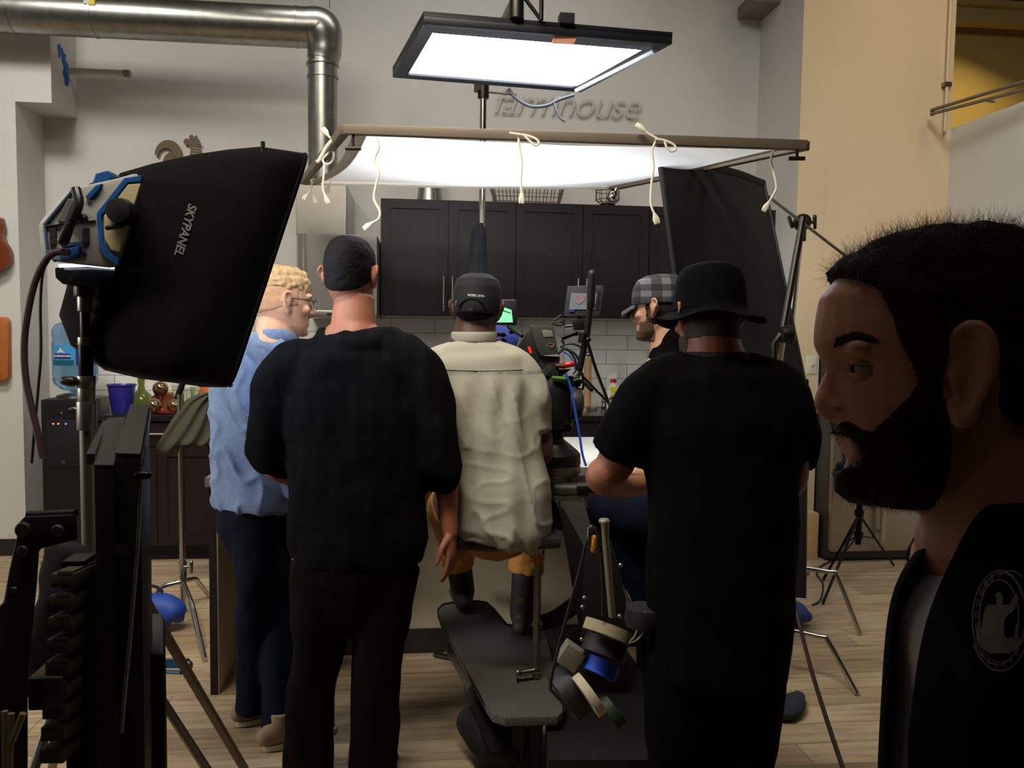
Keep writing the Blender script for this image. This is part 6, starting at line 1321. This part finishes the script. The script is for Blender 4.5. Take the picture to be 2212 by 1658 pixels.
# belongings hanging from his belt: tape rolls on a cord
dK = 2.18; Kp = lambda px, py, dd=0: W(px, py, dK+dd)
MB().tube([Kp(1282, 1146), Kp(1268, 1168), Kp(1250, 1240), Kp(1222, 1340), Kp(1190, 1470), Kp(1200, 1500), Kp(1240, 1540)], .0045, 8, sm=5).tube([Kp(1284, 1146), Kp(1296, 1180), Kp(1302, 1260), Kp(1302, 1330)], .0045, 8, sm=4).build('rope_loop', cb, None, 'black cord loop hanging beside the man in the bucket hat, carrying the tape rolls', 'cord')
o_ = MB().tube([Kp(1274, 1140), Kp(1280, 1138), Kp(1290, 1150), Kp(1292, 1185), Kp(1278, 1186), Kp(1272, 1160)], .006, 10, sm=4, closed=True); o_.build('hook_clip', chrome, None, 'metal clip with amber grip at the top of the black cord', 'clip')
MB().tube([Kp(1284, 1160), Kp(1282, 1186)], [.007, .01], 12, dome=True).build('amber_grip', mat('amber', (190, 120, 30), .4, .3), None, 'small amber plastic grip just below the metal clip', 'grip')
def tape(c, ax, ro, ri, wd, m_, lab, cat='tape roll'):
    ax = ax.normalized(); rv_ = (c-CAM).normalized(); ax = (ax-rv_*(ax.dot(rv_)-.06)).normalized(); return MB().lathe(c-ax*wd/2, [(ri, 0), (ro, 0), (ro, wd), (ri, wd), (ri, 0)], 40, axis=ax).build('tape_roll', m_, None, lab, cat, 'tape rolls hanging from the cord', ang=40)
axv = (CU*.97+CR*.2+fwd*-.1)
tape(Kp(1312, 1362, .06), CU*.95+CR*.27-fwd*.18, .066, .036, .03, mat('tape_cream', (150, 138, 108), .7), 'wide cream tape roll lying flat at the top of the hanging bunch')
tape(Kp(1306, 1398, .07), CU*.95+CR*.27-fwd*.18, .06, .036, .045, mat('tape_black', (22, 21, 20), .6), 'black tape roll directly under the cream roll')
tape(Kp(1300, 1442, .08), CU*.9+CR*.35, .045, .03, .04, mat('tape_blue', (20, 70, 200), .6), 'bright blue tape roll in the middle of the bunch')
tape(Kp(1272, 1500, .05), (CR*.78+CU*.62), .062, .035, .024, mat('tape_white', (186, 172, 146), .7), 'cream white tape roll tilted at the bottom of the bunch')
tape(Kp(1318, 1535, .07), (CR*.75+CU*.65), .05, .03, .03, mat('tape_green', (24, 46, 24), .6), 'dark green tape roll tilted beside the lowest white roll')
tape(Kp(1230, 1496, .12), (CR*.78+CU*.62), .075, .035, .05, mat('tape_black', (22, 21, 20), .6), 'big black tape roll leaning at the left end of the bunch')
MB().obox(Kp(1232, 1415, .1), (CR*.8-CU*.55)*.03, (CU*.8+CR*.55)*.03, fwd*.03).build('grey_box', mat('box_grey', (104, 100, 86), .6), None, 'small grey box with a round hole hanging left of the tape rolls', 'box', bevel=.003)
MB().tube([Kp(a, b_, .0) for a, b_ in ((1392, 1320), (1396, 1340), (1380, 1352), (1372, 1372), (1360, 1388), (1378, 1380), (1392, 1362))], .0028, 8, sm=4).build('carabiner_string', mat('grey_cord', (120, 116, 100), .6), None, 'thin grey cord with a metal clip at the right of the cream tape roll', 'cord')

# ---------------------------------------------------------------- bearded man in the foreground
dF = .775; S = FPX/dF
t = thing('person', zf(W(2130, 1300, dF), 0), 'bearded person in profile, dark jacket with pale emblem over a white shirt', 'person')
fF = -CR; uF = CU; lat = -fwd   # lateral +x of Head = f x u
H = Head(W(2040, 800, dF), -CR+fwd*.10, CU, 1.0); P = H.p
def L(px, py): return ((2040-px)/S, (800-py)/S)
sl = []
for py, fx_, bx_2, hw in ((516, 1990, 2160, .03), (536, 1905, 2210, .05), (580, 1830, 2262, .064), (640, 1780, 2285, .072), (700, 1770, 2295, .076), (740, 1768, 2297, .077), (775, 1779, 2295, .077), (810, 1798, 2290, .075), (860, 1806, 2275, .072), (905, 1812, 2250, .068), (940, 1822, 2230, .064), (975, 1836, 2200, .06), (1010, 1846, 2160, .054), (1045, 1862, 2120, .044), (1070, 1895, 2080, .03)):
    yf, z = L(fx_, py); yb, _ = L(bx_2, py); sl.append((z, yf, yb, hw))
m = MB(); H.slices(m, sl)
def Q(px, py, x=0):
    w_ = W(px, py, dF-abs(x)); q_ = H.loc(w_); return P(x if x <= 0 else x, q_.y, q_.z)
m.tube([Q(1816, 795), Q(1802, 835), Q(1797, 864), Q(1800, 882), Q(1818, 890)], [.010, .0112, .0132, .0125, .010], 14, sm=4, dome=True)
for k in (-1, 1): m.ell(Q(1820, 880, k*.012), .007, .010, .007, (H.l, H.f, H.u))
for k in (-1, 1): m.ell(Q(1862, 750, k*.04), .016, .014, .009, (H.l, H.f, H.u))
m.tube([Q(1850, 950, -.02), Q(1838, 948), Q(1850, 950, .02)], .0062, 10, sm=3, dome=True).tube([Q(1860, 978, -.018), Q(1850, 978), Q(1860, 978, .018)], .0065, 10, sm=3, dome=True)
m.ell(Q(1868, 1030), .018).ell(Q(1862, 1020), .015)
for k in (-1, 1):
    x = k*.076
    m.tube([Q(2062, 872, x), Q(2078, 905, x*1.03), Q(2098, 898, x*1.08), Q(2112, 868, x*1.13), Q(2140, 810, x*1.22), Q(2143, 745, x*1.24), Q(2118, 706, x*1.22), Q(2082, 708, x*1.16), Q(2064, 740, x*1.06), Q(2060, 775, x)], [.006, .0085, .0075, .0052, .0055, .006, .0058, .0052, .005, .004], 10, sm=4, dome=True)
    m.ell(Q(2100, 790, x*1.05), .005, .018, .036, (H.l, H.f, H.u)); m.tube([Q(2092, 735, x*1.13), Q(2114, 760, x*1.16), Q(2118, 810, x*1.15), Q(2100, 845, x*1.08)], [.0042]*4, 8, sm=4, dome=True)
    m.tube([Q(2058, 800, x*1.02), Q(2068, 822, x*1.06), Q(2066, 840, x*1.04)], [.005, .006, .004], 8, sm=3, dome=True)
# neck, shoulders, torso, arms, legs
m.tube([Q(2110, 940), Q(2150, 1060), Q(2170, 1160)], [(.058, .066), (.06, .068), (.08, .08)], 24, sm=3, dome=True, ref=lat)
ck = Q(2190, 1330); cw_ = H.l
QC = lambda px, py, x=0: P(x, *L(px, py))
m.tube([QC(2200, 2300), QC(2190, 1900), QC(2190, 1500), QC(2200, 1300), QC(2185, 1180)], [(.14, .08), (.14, .08), (.15, .08), (.14, .07), (.08, .05)], 24, ref=cw_, sm=3, dome=True)
for k in (-1, 1):
    m.tube([QC(2200, 1280), QC(2220, 1310, k*.17), QC(2250, 2000, k*.21), QC(2120, 2400, k*.19)], [.05, .05, .04, .026], 16, sm=4, dome=True)
    e_ = QC(2200, 2350, k*.08); m.tube([e_, zf(e_, .5), zf(e_, .08)], [.085, .06, .045], 16, sm=3, dome=True)
    hand(m, QC(2120, 2400, k*.19), H.f*.3-Z, -H.l*k, H.f, curl=.7)
me = m.remesh(.0032, 2)
# eye sockets, lids
eyeL = [Q(1842, 792, k*.033) for k in (-1, 1)]
for v in me.vertices:
    for e in eyeL:
        q = v.co-e; a = q.dot(H.l); b_ = q.dot(H.u); c_ = q.dot(H.f)
        if abs(c_) < .06:
            g = math.exp(-(a*a)/(2*.015**2)-(b_*b_)/(2*.0095**2)); v.co -= H.f*(.009*g)
    lc = H.loc(v.co)
    # nostril crease and lip line
    yq, zq = L(1822, 898)
skinF = mat('skin_fair_warm', (196, 140, 112), .55, var=.08, vscale=40, sub=.12, bump=.1, bscale=400)
body = finish(t, me, 'body', skinF)
for k, e in zip((-1, 1), eyeL):
    ec = e-H.f*.013
    eb = MB().ell(ec, .0118).build('eye', mat('eye_white', (170, 158, 148), .25), t)
    MB().lathe(ec+H.f*.0108, [(.0056, -.001), (.005, .0010), (.002, .0014)], 16, axis=H.f).build('iris', mat('eye_iris', (30, 20, 14), .15), eb)
    mb = MB(); mb.ell(ec, .0134, seg=32); bmesh.ops.delete(mb.b, geom=[f for f in mb.b.faces if -.0042 < (f.calc_center_median()-ec).dot(H.u) < .0022 and (f.calc_center_median()-ec).dot(H.f) > -.002], context='FACES')
    mb.build('eyelid', skinF, t)
def inpoly(x, y, poly):
    c_ = False; j = len(poly)-1
    for i in range(len(poly)):
        xi, yi = poly[i]; xj, yj = poly[j]
        if (yi > y) != (yj > y) and x < (xj-xi)*(y-yi)/(yj-yi)+xi: c_ = not c_
        j = i
    return c_
def lp(q): a_ = PX(P(-abs(q.x), q.y, q.z)); return (a_[0], a_[1])
hairp = [(1740, 600), (1770, 615), (1800, 600), (1850, 605), (1900, 625), (1925, 680), (1945, 740), (1970, 790), (1995, 870), (2020, 880), (2040, 820), (2050, 760), (2060, 710), (2090, 690), (2130, 690), (2155, 720), (2160, 800), (2150, 880), (2210, 930), (2400, 960), (2400, 400), (1700, 400)]
beardp = [(1800, 935), (1815, 908), (1835, 905), (1845, 915), (1880, 935), (1900, 915), (1940, 880), (1975, 840), (1990, 800), (2030, 800), (2050, 900), (2060, 960), (2040, 1040), (1990, 1120), (1800, 1120), (1800, 1035), (1838, 1005), (1862, 990), (1858, 962), (1832, 945)]
browp = [(1790, 756), (1802, 728), (1840, 712), (1885, 718), (1912, 745), (1885, 742), (1845, 736), (1810, 752)]
hr = hair_from(body.data, H, lambda q: inpoly(*lp(q), hairp) and q.z > -.1, lambda q: .006+.004*max(0, min(1, (q.z-.02)*14)), t, 'hair', brownhair, .004, 60, base=wl(body))
bd = hair_from(body.data, H, lambda q: inpoly(*lp(q), beardp), lambda q: .0035+.006*max(0, min(1, (-q.z-.05)*16)), t, 'beard', brownhair, .003, 160, base=wl(body))
for k in (-1, 1): hair_from(body.data, H, lambda q: inpoly(*lp(q), browp) and q.x*k > 0.012, .0018, t, 'eyebrow', brownhair, .0005, 300, base=wl(body))
strand_m = mat('hair_strand', (74, 56, 42), .5)
def hd(p, n, r): return (n*.42+H.u*.12-H.f*.25+V(r.uniform(-1, 1), r.uniform(-1, 1), r.uniform(-1, 1))*.55).normalized()
strands(t, hr, 11000, .020, .0002, strand_m, 'hair_strands', hd, 3, wav=.035)
strands(t, bd, 5000, .009, .0002, strand_m, 'beard_strands', lambda p, n, r: (n*.6-H.u*.5+V(r.uniform(-1, 1), r.uniform(-1, 1), r.uniform(-1, 1))*.4).normalized(), 4)
for br_ in [o for o in bpy.data.objects if o.name.startswith('eyebrow')]: strands(t, br_, 260, .008, .0002, strand_m, 'eyebrow_strands', lambda p, n, r: (n*.35-H.f*.7+H.u*r.uniform(-.1, .4)).normalized(), 6)
# clothes: white tee, open dark jacket
m = MB()
m.tube([QC(2190, 1105), QC(2205, 1150), QC(2205, 1250), QC(2180, 1400), QC(2186, 1550), QC(2180, 1700), QC(2190, 2300)], [(.055, .045), (.085, .055), (.14, .085), (.155, .098), (.155, .098), (.155, .1), (.15, .1)], 28, ref=cw_, sm=4)
finish(t, m.remesh(.007, 4, wr_fn(.004, 20, 10, 2)), 'white_shirt', mat('white_tee', (226, 224, 230), .85, bump=.1, bscale=300))
def jacket_side(k, rows_):
    # rows: height line and the run of (px, lateral depth) from the open front edge round to the back
    out = []
    for py, run in rows_:
        pts = [W(px, py, dF+k*dx) for px, dx in run]; out.append(catmull(pts, [(1, 1)]*len(pts), 3)[0])
    return out
near = jacket_side(-1, [(py, [(f_, a_), (f_+90, a_+w_*.5), (f_+230, a_+w_), (f_+480, a_+w_), (f_+700, a_*.5+w_*.5), (f_+560, -.02)]) for py, f_, a_, w_ in ((1085, 2140, .05, .02), (1125, 2098, .06, .04), (1210, 2058, .075, .07), (1320, 2008, .085, .1), (1430, 1985, .09, .11), (1520, 1975, .085, .12), (1600, 1962, .075, .12), (1680, 1966, .07, .12), (1900, 1980, .07, .12), (2300, 1990, .07, .11))])
far = jacket_side(1, [(py, [(f_+g_, -.01), (f_, .02), (f_+8, .1), (f_+60, .17), (f_+200, .2), (f_+350, .16), (f_+420, .03)]) for py, f_, g_ in ((1068, 2115, 15), (1110, 2062, 14), (1170, 1990, 14), (1260, 1924, 16), (1400, 1909, 14), (1520, 1903, 14), (1658, 1894, 14), (1900, 1894, 12), (2300, 1896, 12))])
for rows, nm in ((near, 'jacket_front'), (far, 'jacket_far_side')):
    m = MB().grid(rows); o = m.build(nm, blackcloth, t, ang=80); s_ = o.modifiers.new('s', 'SOLIDIFY'); s_.thickness = .004; s2 = o.modifiers.new('b', 'SUBSURF'); s2.levels = 2; s2.render_levels = 2
    if nm == 'jacket_front': jo = o
for k in (-1, 1): MB().tube([QC(2240, 1290, .16*k), QC(2260, 1500, .205*k), QC(2270, 2000, .23*k)], [.06, .06, .055], 18, sm=4, dome=True).build('sleeve', blackcloth, t)
m = MB()
for k in (-1, 1): e_ = QC(2200, 2350, k*.09); m.tube([e_, zf(e_, .5), zf(e_, .06)], [.11, .085, .075], 18, sm=3, dome=True)
finish(t, m.remesh(.012, 2), 'trousers', jeans)
for k in (-1, 1):
    p = zf(QC(2200, 2350, k*.09), 0); m = MB(); shoe(m, p, p+Vector((H.f.x, H.f.y, 0))*.2, .046); me = m.remesh(.008, 2)
    for v in me.vertices: v.co.z = max(.003, v.co.z)
    finish(t, me, 'shoe', blackmatte)
# emblem printed on the jacket chest
dg = bpy.context.evaluated_depsgraph_get(); dg.update(); ev = jo.evaluated_get(dg); mev = bpy.data.meshes.new_from_object(ev); w_ = wl(jo)
jtree = BVHTree.FromPolygons([v.co+w_ for v in mev.vertices], [tuple(p.vertices) for p in mev.polygons])
prm = mat('emblem_print', (92, 92, 80), .8); prr = mat('emblem_red', (96, 60, 60), .8)
def jp(px, py, off=.0012):
    h, n_ = cast(jtree, px, py)
    if h is None: h = W(px, py, dF-.2)
    return h-ray(px, py).normalized()*off
def ering(cx_, cy_, a_, b_, wpx, nm, mt, t0=0, t1=2*math.pi, sub=None, rot=0):
    n = 48; rows = [[], []]
    for i in range(n+1):
        th_ = t0+(t1-t0)*i/n
        for j, s_ in enumerate((0, wpx)):
            x = (a_+s_)*math.cos(th_); y = (b_+s_)*math.sin(th_); rows[j].append(jp(cx_+x*math.cos(rot)-y*math.sin(rot), cy_+x*math.sin(rot)+y*math.cos(rot)))
    return MB().grid(rows).build(nm, mt, sub or t)
em_ = ering(2158, 1333, 56, 100, 3, 'emblem', prm, rot=.04)
ering(2158, 1333, 41, 80, 3, 'emblem_inner_ring', prm, math.radians(150), math.radians(390), em_)
ering(2164, 1300, 42, 62, 3, 'emblem_arch', prm, math.radians(185), math.radians(345), em_)
ering(2160, 1338, 62, 108, 4, 'emblem_banner', prm, math.radians(28), math.radians(152), em_); ering(2160, 1330, 56, 98, 2, 'emblem_banner_edge', prm, math.radians(28), math.radians(152), em_)
ering(2182, 1266, 30, 32, 4, 'emblem_top_scroll', prr, math.radians(215), math.radians(325), em_)
def blob(pts, nm):
    # fan of small quads over the polygon by scanlines
    ys = [p[1] for p in pts]; rows = []
    bmq = MB()
    y = min(ys)+1
    while y < max(ys)-1:
        xs_ = []
        for (x0, y0), (x1, y1) in zip(pts, pts[1:]+pts[:1]):
            if (y0 > y) != (y1 > y): xs_.append(x0+(x1-x0)*(y-y0)/(y1-y0))
        xs_.sort()
        for a_, b_ in zip(xs_[::2], xs_[1::2]):
            vs_ = [bmq.b.verts.new(jp(a_+(b_-a_)*u, y+dy)) for dy in (-1.6, 1.6) for u in (0, .5, 1)]
            bmq.b.faces.new([vs_[0], vs_[1], vs_[4], vs_[3]]); bmq.b.faces.new([vs_[1], vs_[2], vs_[5], vs_[4]])
        y += 3.0
    return bmq.build(nm, prm, em_, smooth=False)
blob([(2150, 1282), (2160, 1276), (2167, 1290), (2166, 1306), (2180, 1305), (2196, 1280), (2200, 1290), (2190, 1318), (2170, 1335), (2168, 1362), (2172, 1378), (2190, 1375), (2196, 1340), (2200, 1376), (2212, 1382), (2200, 1400), (2172, 1413), (2140, 1413), (2118, 1396), (2108, 1372), (2112, 1340), (2118, 1372), (2124, 1330), (2128, 1312), (2134, 1306), (2154, 1306)], 'emblem_figure')
for k in range(7): a_ = math.radians(150+k*17); ering(2158+49*math.cos(a_), 1333+90*math.sin(a_), 2, 5, 2.2, 'emblem_letter', prm, sub=em_)
for k in range(6): a_ = math.radians(50+k*16); ering(2160+60*math.cos(a_), 1334+103*math.sin(a_), 1.5, 2.5, 2, 'emblem_letter', prm, sub=em_)
